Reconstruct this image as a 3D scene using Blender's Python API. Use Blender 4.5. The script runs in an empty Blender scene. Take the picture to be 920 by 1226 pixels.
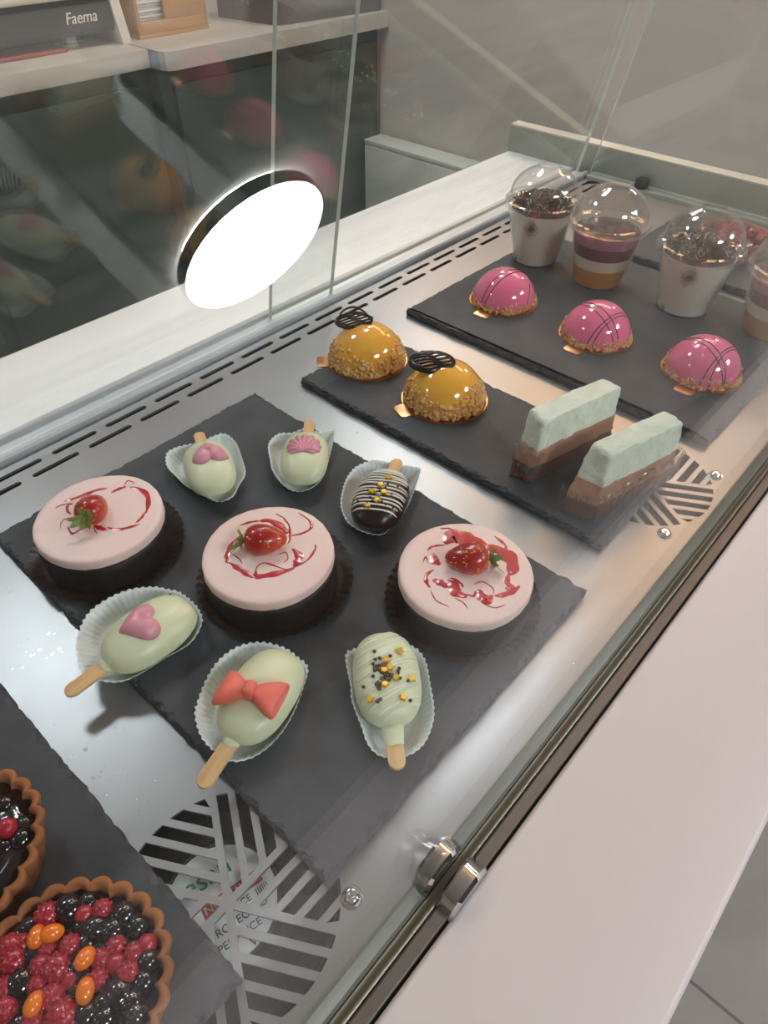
import bpy, bmesh, math, random
from mathutils import Vector, Matrix
random.seed(7)
scn = bpy.context.scene
COL = scn.collection
PI = math.pi
S = 0.01                                    # shapes below are given in centimetres
R = math.radians

# ------------------------------------------------------------------ objects
def link(o):
    COL.objects.link(o); return o
def thing(name, label, cat, loc=(0, 0, 0), rz=0.0, group=None):
    o = link(bpy.data.objects.new(name, None))
    o.empty_display_size = 0.02
    o.location = [c * S for c in loc]; o.rotation_euler = (0, 0, rz)
    return tag(o, label, cat, group)
def tag(o, label, cat, group=None):
    o['label'] = label; o['category'] = cat
    if group: o['group'] = group
    return o
def finish(bm, name, mats, parent=None, smooth=30, loc=None, kind=None, label=None):
    """bmesh in cm -> one mesh object in m"""
    bmesh.ops.scale(bm, vec=(S, S, S), verts=bm.verts)
    bmesh.ops.recalc_face_normals(bm, faces=bm.faces)
    me = bpy.data.meshes.new(name); bm.to_mesh(me); bm.free()
    for m in (mats if isinstance(mats, (list, tuple)) else [mats]): me.materials.append(m)
    if smooth:
        for p in me.polygons: p.use_smooth = True
        if smooth < 180: me.set_sharp_from_angle(angle=R(smooth))
    o = link(bpy.data.objects.new(name, me))
    if parent: o.parent = parent
    if loc: o.location = [c * S for c in loc]
    if kind: o['kind'] = kind
    if label: o['label'] = label
    return o
def copy_tree(o, parent=None):
    c = o.copy(); COL.objects.link(c)
    if parent: c.parent = parent
    for ch in list(o.children): copy_tree(ch, c)
    return c

# ------------------------------------------------------------------ mesh bits (cm)
def box(bm, x0, x1, y0, y1, z0, z1, bev=0.0, seg=2, M=None):
    r = bmesh.ops.create_cube(bm, size=1)
    vs = r['verts']
    for v in vs:
        v.co = Vector(((x0 + x1) / 2 + v.co.x * (x1 - x0), (y0 + y1) / 2 + v.co.y * (y1 - y0), (z0 + z1) / 2 + v.co.z * (z1 - z0)))
    if bev:
        es = list({e for v in vs for e in v.link_edges})
        r2 = bmesh.ops.bevel(bm, geom=es, offset=bev, segments=seg, affect='EDGES', profile=0.5)
        vs = list({v for f in r2['faces'] for v in f.verts} | {v for v in vs if v.is_valid})
    if M is not None: bmesh.ops.transform(bm, matrix=M, verts=vs)
    return vs
def lathe(bm, prof, n=48, c=(0, 0), wob=None, mat=0):
    rings = []
    for r, z in prof:
        if r < 1e-6: rings.append([bm.verts.new((c[0], c[1], z))])
        else:
            rings.append([bm.verts.new((c[0] + (r * (wob(a, r, z) if wob else 1)) * math.cos(a), c[1] + (r * (wob(a, r, z) if wob else 1)) * math.sin(a), z)) for a in (2 * PI * i / n for i in range(n))])
    for A, B in zip(rings, rings[1:]):
        for i in range(n):
            j = (i + 1) % n
            if len(A) == 1 and len(B) == 1: break
            f = bm.faces.new((A[0], B[i], B[j])) if len(A) == 1 else bm.faces.new((A[i], A[j], B[0])) if len(B) == 1 else bm.faces.new((A[i], A[j], B[j], B[i]))
            f.material_index = mat
def tube(bm, pts, rad, n=8, flat=1.0, up=Vector((0, 0, 1)), mat=0):
    pts = [Vector(p) for p in pts]; rings = []
    for i, p in enumerate(pts):
        t = (pts[min(i + 1, len(pts) - 1)] - pts[max(i - 1, 0)]).normalized()
        s = t.cross(up)
        if s.length < 1e-4: s = t.cross(Vector((0, 1, 0)))
        s.normalize(); u = s.cross(t)
        r = rad[i] if isinstance(rad, (list, tuple)) else rad
        rings.append([bm.verts.new(p + s * (r * math.cos(2 * PI * k / n)) + u * (r * flat * math.sin(2 * PI * k / n))) for k in range(n)])
    for A, B in zip(rings, rings[1:]):
        for i in range(n):
            bm.faces.new((A[i], A[(i + 1) % n], B[(i + 1) % n], B[i])).material_index = mat
    bm.faces.new(rings[0][::-1]).material_index = mat; bm.faces.new(rings[-1]).material_index = mat
def prism(bm, poly, z0, z1, bev=0.0, M=None, mat=0):
    b = [bm.verts.new((x, y, z0)) for x, y in poly]; t = [bm.verts.new((x, y, z1)) for x, y in poly]
    n = len(poly); fs = [bm.faces.new(b[::-1]), bm.faces.new(t)]
    for i in range(n): fs.append(bm.faces.new((b[i], b[(i + 1) % n], t[(i + 1) % n], t[i])))
    for f in fs: f.material_index = mat
    vs = b + t
    if bev:
        es = list({e for v in t for e in v.link_edges if e.other_vert(v) in t})
        r2 = bmesh.ops.bevel(bm, geom=es, offset=bev, segments=2, affect='EDGES', profile=0.5)
        vs = [v for v in vs if v.is_valid] + list({v for f in r2['faces'] for v in f.verts})
    if M is not None: bmesh.ops.transform(bm, matrix=M, verts=list(set(vs)))
    return vs
def ball(bm, c, r, sub=2, sc=(1, 1, 1), M=None, jit=0.0):
    vs = bmesh.ops.create_icosphere(bm, subdivisions=sub, radius=1)['verts']
    for v in vs:
        k = r * (1 + random.uniform(-jit, jit))
        v.co = Vector((v.co.x * k * sc[0], v.co.y * k * sc[1], v.co.z * k * sc[2]))
    if M is not None: bmesh.ops.transform(bm, matrix=M, verts=vs)
    bmesh.ops.translate(bm, vec=c, verts=vs)
    return vs
def spline(pts, per=6, closed=False):
    P = [Vector(p) for p in pts]; n = len(P); out = []
    rng = range(n) if closed else range(n - 1)
    for i in rng:
        p0 = P[(i - 1) % n] if closed else P[max(i - 1, 0)]; p1 = P[i]; p2 = P[(i + 1) % n]; p3 = P[(i + 2) % n] if closed else P[min(i + 2, n - 1)]
        for k in range(per):
            t = k / per
            out.append(0.5 * ((2 * p1) + (p2 - p0) * t + (2 * p0 - 5 * p1 + 4 * p2 - p3) * t * t + (3 * p1 - p0 - 3 * p2 + p3) * t ** 3))
    if not closed: out.append(P[-1])
    return out
def profile_x(bm, yz, x0, x1, mat=0):
    """closed cross-section in (y, z) swept along x"""
    a = [bm.verts.new((x0, y, z)) for y, z in yz]; b = [bm.verts.new((x1, y, z)) for y, z in yz]; n = len(yz)
    for i in range(n): bm.faces.new((a[i], a[(i + 1) % n], b[(i + 1) % n], b[i])).material_index = mat
    bm.faces.new(a[::-1]).material_index = mat; bm.faces.new(b).material_index = mat

# ------------------------------------------------------------------ materials
def srgb(h):
    if isinstance(h, str):
        h = [int(h[i:i + 2], 16) / 255 for i in (0, 2, 4)]
        return tuple(c / 12.92 if c <= .04045 else ((c + .055) / 1.055) ** 2.4 for c in h) + (1,)
    return tuple(h) + (1,)
def mat(name, col, rough=0.5, metal=0.0, coat=0.0, sss=0.0, spec=0.5, bump=None, var=None, coat_rough=0.05, trans=0.0, scale_xyz=None, aniso=None):
    """bump=(scale, strength, distance_m, detail)   var=(colour2, scale, low, high)"""
    m = bpy.data.materials.new(name); m.use_nodes = True
    nt = m.node_tree; N = nt.nodes; b = N['Principled BSDF']
    b.inputs['Base Color'].default_value = srgb(col)
    b.inputs['Roughness'].default_value = rough; b.inputs['Metallic'].default_value = metal
    b.inputs['Specular IOR Level'].default_value = spec
    b.inputs['Coat Weight'].default_value = coat; b.inputs['Coat Roughness'].default_value = coat_rough
    if sss:
        b.inputs['Subsurface Weight'].default_value = sss; b.inputs['Subsurface Radius'].default_value = (1, .8, .7); b.inputs['Subsurface Scale'].default_value = .004
    if trans: b.inputs['Transmission Weight'].default_value = trans
    tc = N.new('ShaderNodeTexCoord'); vec = tc.outputs['Object']
    if scale_xyz:
        mp = N.new('ShaderNodeMapping'); mp.inputs['Scale'].default_value = scale_xyz
        nt.links.new(vec, mp.inputs['Vector']); vec = mp.outputs['Vector']
    if bump:
        no = N.new('ShaderNodeTexNoise'); no.inputs['Scale'].default_value = bump[0]; no.inputs['Detail'].default_value = bump[3] if len(bump) > 3 else 4
        nt.links.new(vec, no.inputs['Vector'])
        bp = N.new('ShaderNodeBump'); bp.inputs['Strength'].default_value = bump[1]; bp.inputs['Distance'].default_value = bump[2]
        nt.links.new(no.outputs['Fac'], bp.inputs['Height']); nt.links.new(bp.outputs['Normal'], b.inputs['Normal'])
    if var:
        no = N.new('ShaderNodeTexNoise'); no.inputs['Scale'].default_value = var[1]; no.inputs['Detail'].default_value = 5
        nt.links.new(vec, no.inputs['Vector'])
        cr = N.new('ShaderNodeValToRGB'); cr.color_ramp.elements[0].position = var[2]; cr.color_ramp.elements[1].position = var[3]
        cr.color_ramp.elements[0].color = srgb(col); cr.color_ramp.elements[1].color = srgb(var[0])
        nt.links.new(no.outputs['Fac'], cr.inputs['Fac']); nt.links.new(cr.outputs['Color'], b.inputs['Base Color'])
    return m
def emit(name, col, s):
    m = bpy.data.materials.new(name); m.use_nodes = True; nt = m.node_tree
    nt.nodes.remove(nt.nodes['Principled BSDF'])
    e = nt.nodes.new('ShaderNodeEmission'); e.inputs['Color'].default_value = srgb(col); e.inputs['Strength'].default_value = s
    nt.links.new(e.outputs[0], nt.nodes['Material Output'].inputs['Surface'])
    return m
def clear(name, tint=(.96, .975, .965), f0=.045, fmax=.85, rough=0.0, smear=0.0, smear_scale=(2, 2, 60), veil=(.75, .78, .76)):
    """clear sheet: transparent, mirrors more at grazing angles; smear = wiped streaks on it"""
    m = bpy.data.materials.new(name); m.use_nodes = True; nt = m.node_tree; N = nt.nodes; Lk = nt.links
    N.remove(N['Principled BSDF'])
    lw = N.new('ShaderNodeLayerWeight'); lw.inputs['Blend'].default_value = .5
    pw = N.new('ShaderNodeMath'); pw.operation = 'POWER'; pw.inputs[1].default_value = 5
    ml = N.new('ShaderNodeMath'); ml.operation = 'MULTIPLY_ADD'; ml.inputs[1].default_value = fmax - f0; ml.inputs[2].default_value = f0
    Lk.new(lw.outputs['Facing'], pw.inputs[0]); Lk.new(pw.outputs[0], ml.inputs[0])
    t = N.new('ShaderNodeBsdfTransparent'); t.inputs['Color'].default_value = tint + (1,)
    g = N.new('ShaderNodeBsdfGlossy'); g.inputs['Roughness'].default_value = rough; g.inputs['Color'].default_value = (1, 1, 1, 1)
    mx = N.new('ShaderNodeMixShader'); Lk.new(ml.outputs[0], mx.inputs['Fac']); Lk.new(t.outputs[0], mx.inputs[1]); Lk.new(g.outputs[0], mx.inputs[2])
    out = mx.outputs[0]
    if smear:
        tc = N.new('ShaderNodeTexCoord'); mp = N.new('ShaderNodeMapping'); mp.inputs['Scale'].default_value = smear_scale
        no = N.new('ShaderNodeTexNoise'); no.inputs['Scale'].default_value = 3; no.inputs['Detail'].default_value = 6
        cr = N.new('ShaderNodeMapRange'); cr.inputs['From Min'].default_value = .42; cr.inputs['From Max'].default_value = .75; cr.inputs['To Max'].default_value = smear
        Lk.new(tc.outputs['Object'], mp.inputs['Vector']); Lk.new(mp.outputs[0], no.inputs['Vector']); Lk.new(no.outputs['Fac'], cr.inputs['Value'])
        d = N.new('ShaderNodeBsdfDiffuse'); d.inputs['Color'].default_value = veil + (1,)
        m2 = N.new('ShaderNodeMixShader'); Lk.new(cr.outputs[0], m2.inputs['Fac']); Lk.new(out, m2.inputs[1]); Lk.new(d.outputs[0], m2.inputs[2]); out = m2.outputs[0]
    Lk.new(out, N['Material Output'].inputs['Surface'])
    return m

def tile_floor():
    m = mat('floor_tile', '8d8681', .55, bump=(60, .05, .001), var=('7f7873', 7, .35, .7)); nt = m.node_tree; N = nt.nodes
    b = N['Principled BSDF']; src = b.inputs['Base Color'].links[0].from_socket
    br = N.new('ShaderNodeTexBrick'); br.inputs['Scale'].default_value = 1; br.offset = 0.5
    br.inputs['Brick Width'].default_value = .6; br.inputs['Row Height'].default_value = .6; br.inputs['Mortar Size'].default_value = .003
    br.inputs['Mortar'].default_value = srgb('5f5a56')
    tc = N.new('ShaderNodeTexCoord'); mp = N.new('ShaderNodeMapping'); mp.inputs['Location'].default_value = (.06, .10, 0)
    nt.links.new(tc.outputs['Object'], mp.inputs['Vector']); nt.links.new(mp.outputs[0], br.inputs['Vector'])
    nt.links.new(src, br.inputs['Color1']); nt.links.new(src, br.inputs['Color2']); nt.links.new(br.outputs['Color'], b.inputs['Base Color'])
    return m

M = dict(
    floor=tile_floor(),
    ceiling=mat('ceiling_paint', 'dfdedb', .8),
    wall_dark=mat('haze_cutting_dark_wall', '4b4743', .8),  # unseen wall darkened so the front pane mirrors less haze
    wall=mat('beige_wall_paint', 'c6beb4', .8, bump=(40, .05, .001)),
    wall_pale=mat('cream_wall_paint', 'cbbfae', .8),
    steel=mat('brushed_steel', 'a6a6a6', .36, .8, bump=(14, .13, .004, 2), scale_xyz=(1.2, 1, 1)),
    alu=mat('aluminium', 'c4c7ca', .42, .7),
    alu_dark=mat('grey_channel_metal', '6e6d65', .45, .4),
    alu_olive=mat('olive_bronze_metal', '8a8474', .4, .6),
    alu_brown=mat('brown_bronze_metal', '6a6158', .45, .5),
    chrome=mat('chrome', 'd5d7d8', .06, 1.0),
    gasket=mat('black_rubber', '0c0c0c', .6),
    ledge=mat('pale_pink_laminate', 'd3c9c5', .45, bump=(90, .02, .0005)),
    marble=mat('pale_stone_worktop', 'f6f7f6', .4, var=('eef0f0', 3, .45, .75), scale_xyz=(.6, 6, 1)),
    panel=mat('grey_lacquer', '9d9f94', .4),
    panel_edge=mat('cream_edge_trim', 'd6cdbb', .5),
    well=mat('black_tray', '0d0d0d', .6),
    case_body=mat('case_side_laminate', 'c9bdb7', .5),
    glass_edge=mat('polished_glass_edge', 'd8dcd2', .3),
    glass=clear('front_pane_glass', f0=.048, smear=.004, smear_scale=(3, 2, 2)),
    glass_back=clear('rear_door_glass', tint=(.965, .98, .972), f0=.07, smear=.06, smear_scale=(1.2, 1, 26), veil=(.5, .53, .52)),
    slate=mat('natural_slate', '3e4044', .6, bump=(60, .6, .0014, 9), var=('4c4d51', 34, .35, .7), spec=.4),
    slate_edge=mat('slate_chipped_edge', '393b3f', .65, bump=(140, 1.0, .003, 9), var=('585a5e', 120, .45, .75)),
    mint=mat('pale_green_coating', 'dfe2be', .33, sss=.15, bump=(14, .12, .002, 2)),
    drizzle_pale=mat('pale_green_drizzle', 'e8ebcf', .3, sss=.15),
    dark_choc=mat('dark_chocolate', '2c1a17', .3, bump=(20, .1, .001)),
    white_choc=mat('white_chocolate_drizzle', 'eae4da', .35),
    pink_choc=mat('pink_chocolate', 'e29cab', .3, sss=.15),
    coral=mat('coral_fondant', 'f67a6a', .45, sss=.15),
    wood=mat('birch_stick', 'e2b986', .6, var=('d3a56f', 12, .4, .7), scale_xyz=(1, 14, 14)),
    paper=mat('white_glassine_paper', 'dde3e3', .6, spec=.3),
    brown_paper=mat('brown_glassine_paper', '35251d', .4, trans=0.0),
    choc_base=mat('chocolate_biscuit', '1f120e', .6, bump=(90, .8, .0015, 6)),
    mousse=mat('pink_mousse', 'fadcd4', .5, sss=.2, bump=(35, .08, .0008), var=('f8d2cb', 14, .4, .8)),
    sauce=mat('red_strawberry_sauce', 'c01f2e', .22, coat=.6),
    straw=mat('strawberry_flesh', 'a81512', .3, coat=.5, bump=(150, .4, .001), var=('e0562f', 30, .5, .8)),
    straw_seed=mat('strawberry_seed', 'e0a850', .4),
    leaf=mat('green_calyx', '7f8f48', .55),
    orange_glaze=mat('orange_mirror_glaze', 'f7b548', .12, coat=.8, sss=.1, var=('eea634', 9, .4, .75)),
    pink_glaze=mat('pink_mirror_glaze', 'f0749c', .12, coat=.8, sss=.1),
    crumb=mat('golden_biscuit_crumb', 'cf9a5a', .75, var=('e6bd84', 60, .35, .7)),
    gold=mat('gold_card', 'd9a474', .33, 1.0, bump=(30, .1, .001)),
    gold_star=mat('gold_sugar', 'e8b830', .35, .3),
    bead=mat('chocolate_bead', '4a341f', .2, .2, coat=.6),
    curl=mat('chocolate_lattice', '24140f', .25, coat=.3),
    mousse_mint=mat('mint_mousse', 'e6ecdc', .6, sss=.2, bump=(70, .9, .004, 8), var=('d6ddc6', 40, .4, .8)),
    mousse_milk=mat('milk_chocolate_mousse', 'bd9076', .65, bump=(80, 1.0, .0015, 6)),
    mousse_dark=mat('dark_chocolate_mousse', '70493f', .7, bump=(60, .7, .0015, 6)),
    film=clear('acetate_film', tint=(.98, .96, .93), f0=.06, rough=.25),
    plastic=clear('clear_cup_plastic', tint=(.975, .975, .97), f0=.075, fmax=.85),
    cream=mat('vanilla_cream', 'ebe9dc', .5, sss=.2, var=('d8d1bf', 10, .45, .8)),
    cream_coffee=mat('coffee_marbled_cream', 'f4f2e4', .5, sss=.1, var=('7d6450', 30, .56, .66)),
    shaving=mat('chocolate_shaving', '4a322a', .5),
    shaving_pale=mat('pale_chocolate_shaving', 'b79a88', .5),
    layer_orange=mat('orange_jelly', 'd49238', .3, sss=.2),
    layer_cream=mat('cream_layer', 'f0e8cc', .5, sss=.15),
    layer_berry=mat('berry_layer', '7d2c45', .35),
    layer_berry_pale=mat('pale_berry_mousse', 'b87c8c', .45),
    crust=mat('baked_shortcrust', 'a8693a', .75, bump=(70, .7, .002, 6), var=('85502b', 25, .4, .75)),
    glaze_dark=mat('dark_berry_glaze', '160a0d', .1, coat=1.0, bump=(40, .5, .004, 3)),
    glaze_red=mat('red_berry_glaze', '4a0a14', .12, coat=1.0, bump=(60, .5, .004, 3)),
    rasp=mat('raspberry_skin', 'a8182e', .3, coat=.5, sss=.2),
    dark_berry=mat('blueberry_skin', '140c14', .15, coat=.8),
    orange_berry=mat('sea_buckthorn_skin', 'ef7a08', .2, coat=.7, sss=.2),
    water=clear('water_drop', tint=(.97, .97, .97), f0=.06, fmax=.7),
    green_cab=mat('dark_green_lacquer', '1c3226', .5),
    counter=mat('cream_counter_top', 'b8afa3', .45),
    counter_side=mat('grey_counter_end', '8f9a9a', .5),
    machine=mat('charcoal_enamel', '2b2726', .4),
    machine_side=mat('cream_enamel', 'c9c1b2', .4),
    letter=mat('cream_lettering', 'e6dfd0', .4),
    red_mat=mat('red_rubber', '8e3a36', .6),
    box_wood=mat('light_wood', 'b98d60', .55, var=('a87b4f', 6, .4, .7), scale_xyz=(1, 1, 9)),
    napkin=mat('white_napkin', 'd8d6d6', .8),
    crate=mat('dark_grey_weave', '5b5453', .7, bump=(60, .6, .003)),
    cabinet=mat('pale_grey_cabinet', 'c2c5ba', .5),
    lamp=emit('lamp_diffuser', (.955, .985, 1.05), 38),
    lamp_back=emit('halo_strip', (1, .97, .92), 110),
    spot=emit('spot_diffuser', (.935, .98, 1.07), 40),
    warm=emit('warm_strip', (1, .56, .29), 18),
    lamp_rim=mat('dark_lamp_housing', '2a2e36', .5),
    fan=mat('black_fan_plastic', '181716', .45),
    sticker=mat('white_sticker', 'f0f4f4', .5),
    ink_green=mat('green_ink', '15924d', .5), ink_red=mat('red_ink', 'cf3a2a', .5), ink_black=mat('black_ink', '23262a', .5),
)

# traced outlines (cm, on their own planes)
LINERS = {
 'hb': [(20.69, 42.52), (19.8, 41.24), (19.5, 39.58), (19.33, 38.05), (19.46, 36.97), (19.63, 35.69), (19.98, 34.67), (21.01, 34.36), (22.23, 35.07), (23.5, 35.8), (24.46, 37.37), (25.34, 39.14), (25.62, 40.36), (25.47, 41.19), (24.78, 41.5), (23.73, 41.77), (22.72, 42.22), (21.72, 42.66)],
 'sh': [(26.84, 36.92), (25.88, 35.56), (25.13, 34.45), (24.55, 32.67), (24.64, 31.32), (25.57, 30.65), (27.09, 30.81), (28.68, 31.72), (31.34, 33.66), (32.16, 34.48), (31.21, 35.3), (30.76, 36.65), (29.64, 37.01), (28.81, 37.7), (27.76, 37.57)],
 'dk': [(26.39, 27.95), (25.51, 26.97), (24.92, 25.87), (24.85, 24.88), (25.06, 23.97), (25.49, 23.28), (25.98, 23.03), (27.2, 23.23), (28.93, 23.54), (30.78, 24.32), (33.06, 25.51), (33.12, 26.08), (32.76, 26.84), (32.34, 27.77), (31.96, 28.74), (31.61, 29.31), (30.78, 29.65), (29.7, 29.74), (28.22, 29.2)],
 'hf': [(5.74, 30.82), (4.99, 29.17), (5.07, 28.0), (5.84, 26.72), (6.92, 26.17), (8.98, 25.89), (10.67, 25.64), (12.03, 26.29), (12.54, 27.23), (12.69, 28.35), (12.62, 29.62), (12.21, 30.47), (11.75, 31.24), (10.69, 32.13), (9.35, 32.54), (7.76, 32.48), (6.6, 31.78)],
 'bw': [(8.1, 21.75), (7.37, 20.59), (7.14, 19.72), (7.15, 18.79), (7.31, 17.89), (7.81, 17.25), (8.79, 16.81), (10.15, 16.78), (11.67, 17.22), (13.4, 18.18), (14.38, 18.94), (14.47, 20.07), (14.36, 21.11), (13.71, 22.34), (12.65, 23.11), (11.32, 23.31), (9.89, 22.9)],
 'dz': [(16.56, 17.85), (15.24, 16.15), (14.57, 15.4), (13.74, 13.84), (13.23, 12.93), (13.06, 12.16), (13.26, 11.52), (13.9, 10.88), (14.65, 10.53), (15.62, 10.54), (16.79, 11.0), (17.63, 11.63), (18.48, 12.58), (19.42, 13.67), (19.8, 14.43), (19.77, 15.29), (18.67, 16.73), (17.39, 17.76)],
}
SWIRLS = {
 'A': [
  ([(1.98, 2.05), (1.34, 2.46), (0.68, 2.6), (-0.19, 2.84), (-0.89, 3.12)], 0.30),
  ([(1.89, 1.42), (2.47, 1.38), (3.04, 1.19)], 0.27),
  ([(3.15, 1.01), (3.54, 0.2), (3.5, -0.77), (3.0, -1.64), (2.35, -2.3)], 0.35),
  ([(2.51, -2.07), (1.95, -2.41), (1.32, -2.57)], 0.19),
  ([(1.48, -2.88), (0.8, -2.6), (0.17, -2.23), (-0.22, -1.49)], 0.25),
  ([(-0.71, -0.68), (-0.59, -1.17), (-0.41, -1.68)], 0.33),
  ([(-0.58, 2.42), (-0.92, 2.52), (-1.23, 2.03), (-1.23, 1.48)], 0.18),
  ([(-2.03, 0.63), (-2.18, -0.12), (-2.08, -0.3), (-1.61, -0.31), (-0.88, -0.5)], 0.18),
  ([(-2.5, 0.75), (-2.14, 1.28), (-1.74, 1.37), (-1.22, 1.07)], 0.07),
  ([(-1.65, 2.9), (-1.29, 2.92), (-0.65, 2.55)], 0.08),
  ([(2.9, 1.34), (3.42, 1.67), (3.63, 1.28), (3.55, 0.92)], 0.08),
  ([(-0.71, -0.68), (-0.95, -1.08), (-1.0, -1.49)], 0.08),
 ],
 'B': [
  ([(-0.3, 2.46), (-1.19, 2.27), (-2.03, 1.78), (-2.57, 1.27)], 0.34),
  ([(-2.48, 1.31), (-2.33, 0.42), (-2.25, -0.43), (-2.21, -1.05)], 0.38),
  ([(-1.63, -0.7), (-1.96, -1.13), (-1.33, -1.64), (-0.51, -2.12), (0.24, -2.41)], 0.41),
  ([(0.24, -2.41), (1.26, -2.52), (2.24, -2.2), (2.57, -1.86)], 0.14),
  ([(1.26, -1.04), (1.12, -1.81), (0.67, -2.15), (0.2, -2.26)], 0.53),
  ([(1.44, 2.65), (1.96, 2.14), (2.12, 1.23), (2.04, 0.49), (1.64, 0.48)], 0.47),
  ([(3.88, 1.21), (3.88, 0.13), (3.5, -0.52), (2.7, -0.48), (1.84, 0.05)], 0.17),
  ([(-1.88, -0.83), (-1.33, -0.49), (-0.87, -0.59), (-0.6, -1.21), (-0.29, -2.09), (0.12, -2.44)], 0.11),
  ([(2.76, 1.51), (2.59, 0.78), (1.83, -0.17), (1.34, -0.5)], 0.13),
  ([(0.31, 3.28), (0.98, 3.0), (1.57, 2.57)], 0.19),
  ([(2.72, 2.34), (2.83, 1.59), (2.61, 0.91)], 0.09),
  ([(0.32, -0.79), (0.73, -0.96), (0.44, -1.48), (0.01, -1.55)], 0.06),
  ([(-1.78, 1.64), (-1.76, 0.8), (-1.91, 0.41)], 0.08),
 ],
 'C': [
  ([(0.89, 2.46), (1.82, 2.46), (2.26, 1.54), (2.46, 0.45)], 1.18),
  ([(2.32, 2.94), (2.56, 1.94), (2.66, 0.95), (2.76, -0.02)], 0.53),
  ([(2.55, 0.35), (2.9, -0.61), (2.83, -1.5), (2.31, -2.16), (1.53, -2.37)], 0.94),
  ([(3.8, 0.37), (3.62, -0.53), (3.13, -1.13)], 0.22),
  ([(1.69, -2.29), (1.01, -2.59), (0.75, -3.13), (0.49, -2.79)], 0.41),
  ([(0.82, 2.4), (0.22, 2.91), (-0.34, 2.95)], 0.19),
  ([(-0.25, 2.44), (-0.71, 2.1), (-0.77, 1.49)], 0.56),
  ([(-1.36, 1.54), (-2.0, 1.63), (-2.5, 1.26), (-2.73, 0.74)], 0.25),
  ([(-2.04, 1.07), (-1.96, 0.54), (-1.91, -0.1)], 0.47),
  ([(-1.4, 0.26), (-1.57, -0.27), (-1.91, -0.78), (-1.7, -1.45)], 0.72),
  ([(-1.43, 0.35), (-1.14, 0.16), (-1.12, -0.51), (-1.32, -0.8)], 0.16),
  ([(-0.74, -1.64), (-1.05, -2.11), (-1.14, -2.5), (-0.52, -2.57)], 0.66),
  ([(-0.49, -2.68), (0.0, -3.06), (0.68, -3.31), (1.27, -3.39)], 0.41),
  ([(-1.54, -1.32), (-1.38, -1.7), (-0.97, -1.56)], 0.16),
  ([(-2.86, 0.63), (-3.26, -0.17), (-3.12, -1.06)], 0.08),
  ([(-1.5, -2.36), (-1.26, -3.23), (-0.62, -3.57)], 0.08),
  ([(-2.34, -0.94), (-2.25, -1.53), (-2.46, -2.02)], 0.08),
  ([(-0.65, -1.16), (-0.07, -1.4), (-0.05, -2.2), (-0.39, -2.58)], 0.08),
  ([(1.86, 3.6), (2.26, 3.17), (2.29, 2.83)], 0.13),
  ([(-1.41, 2.46), (-0.85, 2.67), (-1.19, 2.21)], 0.08),
 ],
}
DOME_STRIPES = {
 0: [[(-3.19, 0.61, 1.63), (-1.18, 0.17, 3.4), (2.22, -0.83, 3.24)], [(-3.01, -0.04, 2.03), (-1.6, -0.43, 3.21), (2.24, -1.15, 2.93)], [(2.32, -1.04, 3.22), (2.3, -1.68, 2.47), (0.43, -3.18, 1.71)], [(2.35, -1.34, 2.95), (1.23, -2.25, 2.56), (-0.15, -3.22, 1.7)]],
 1: [[(-0.35, 1.75, 3.14), (-0.93, -0.67, 3.42), (-1.39, -3.12, 1.28)], [(-0.43, 2.34, 2.73), (-1.58, -0.37, 3.22), (-1.93, -2.86, 1.17)], [(-3.44, -0.82, 0.89), (-2.56, -1.16, 2.3), (2.05, -2.2, 2.22)], [(-3.2, -1.35, 1.12), (-2.16, -1.61, 2.42), (2.03, -2.51, 1.99)]],
 2: [[(0.15, 3.41, 2.03), (-0.54, 0.83, 3.46), (-1.75, -2.53, 1.95)], [(0.15, 3.14, 1.86), (-1.03, 0.79, 3.36), (-2.1, -2.48, 1.64)], [(-3.18, -1.15, 1.35), (-2.27, -1.25, 2.54), (1.85, -1.88, 2.73)], [(-2.89, -1.69, 1.44), (-1.82, -1.59, 2.7), (1.83, -2.25, 2.55)]],
}
RASP = [(-3.02, 17.6, 0.81), (-1.91, 16.31, 0.54), (-1.23, 15.87, 0.61), (-4.33, 17.27, 0.61), (-4.84, 17.78, 0.81), (-2.98, 15.61, 0.68), (-3.72, 16.24, 0.61), (-4.21, 15.86, 0.68), (-3.8, 15.29, 0.88), (-4.9, 16.91, 0.81), (-1.64, 14.12, 0.61), (-1.22, 13.3, 0.61), (-2.32, 14.17, 0.61), (-1.82, 12.87, 0.68), (-2.81, 13.62, 0.61), (-4.5, 14.45, 0.81), (-4.54, 13.54, 0.95), (-0.57, 13.17, 0.54), (-5.61, 16.23, 0.68), (-5.98, 15.56, 0.74), (-4.69, 15.32, 0.61), (-3.63, 14.48, 0.54), (-1.98, 13.57, 0.54), (-5.41, 14.3, 0.68)]
DARKB = [(-2.08, 17.43, 0.81), (-1.49, 16.72, 0.54), (-3.82, 17.77, 0.61), (-0.55, 15.04, 0.68), (-1.86, 15.49, 0.68), (-1.41, 14.86, 0.68), (-3.26, 14.67, 0.61), (-4.25, 16.57, 0.61), (-5.14, 15.96, 0.81), (-1.04, 12.67, 0.61), (-2.56, 12.55, 0.81), (-3.11, 12.62, 0.68), (-2.37, 11.91, 0.68), (-1.6, 12.15, 0.61), (-0.46, 14.18, 0.61), (-0.9, 15.17, 0.54), (-4.13, 18.5, 0.54), (-3.88, 12.94, 0.68), (-3.44, 12.24, 0.68), (-2.49, 11.41, 0.61)]
ORNG = [(-3.75, 16.88), (-3.23, 16.51), (-2.76, 14.57), (-3.38, 13.51), (-5.04, 14.67)]
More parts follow.
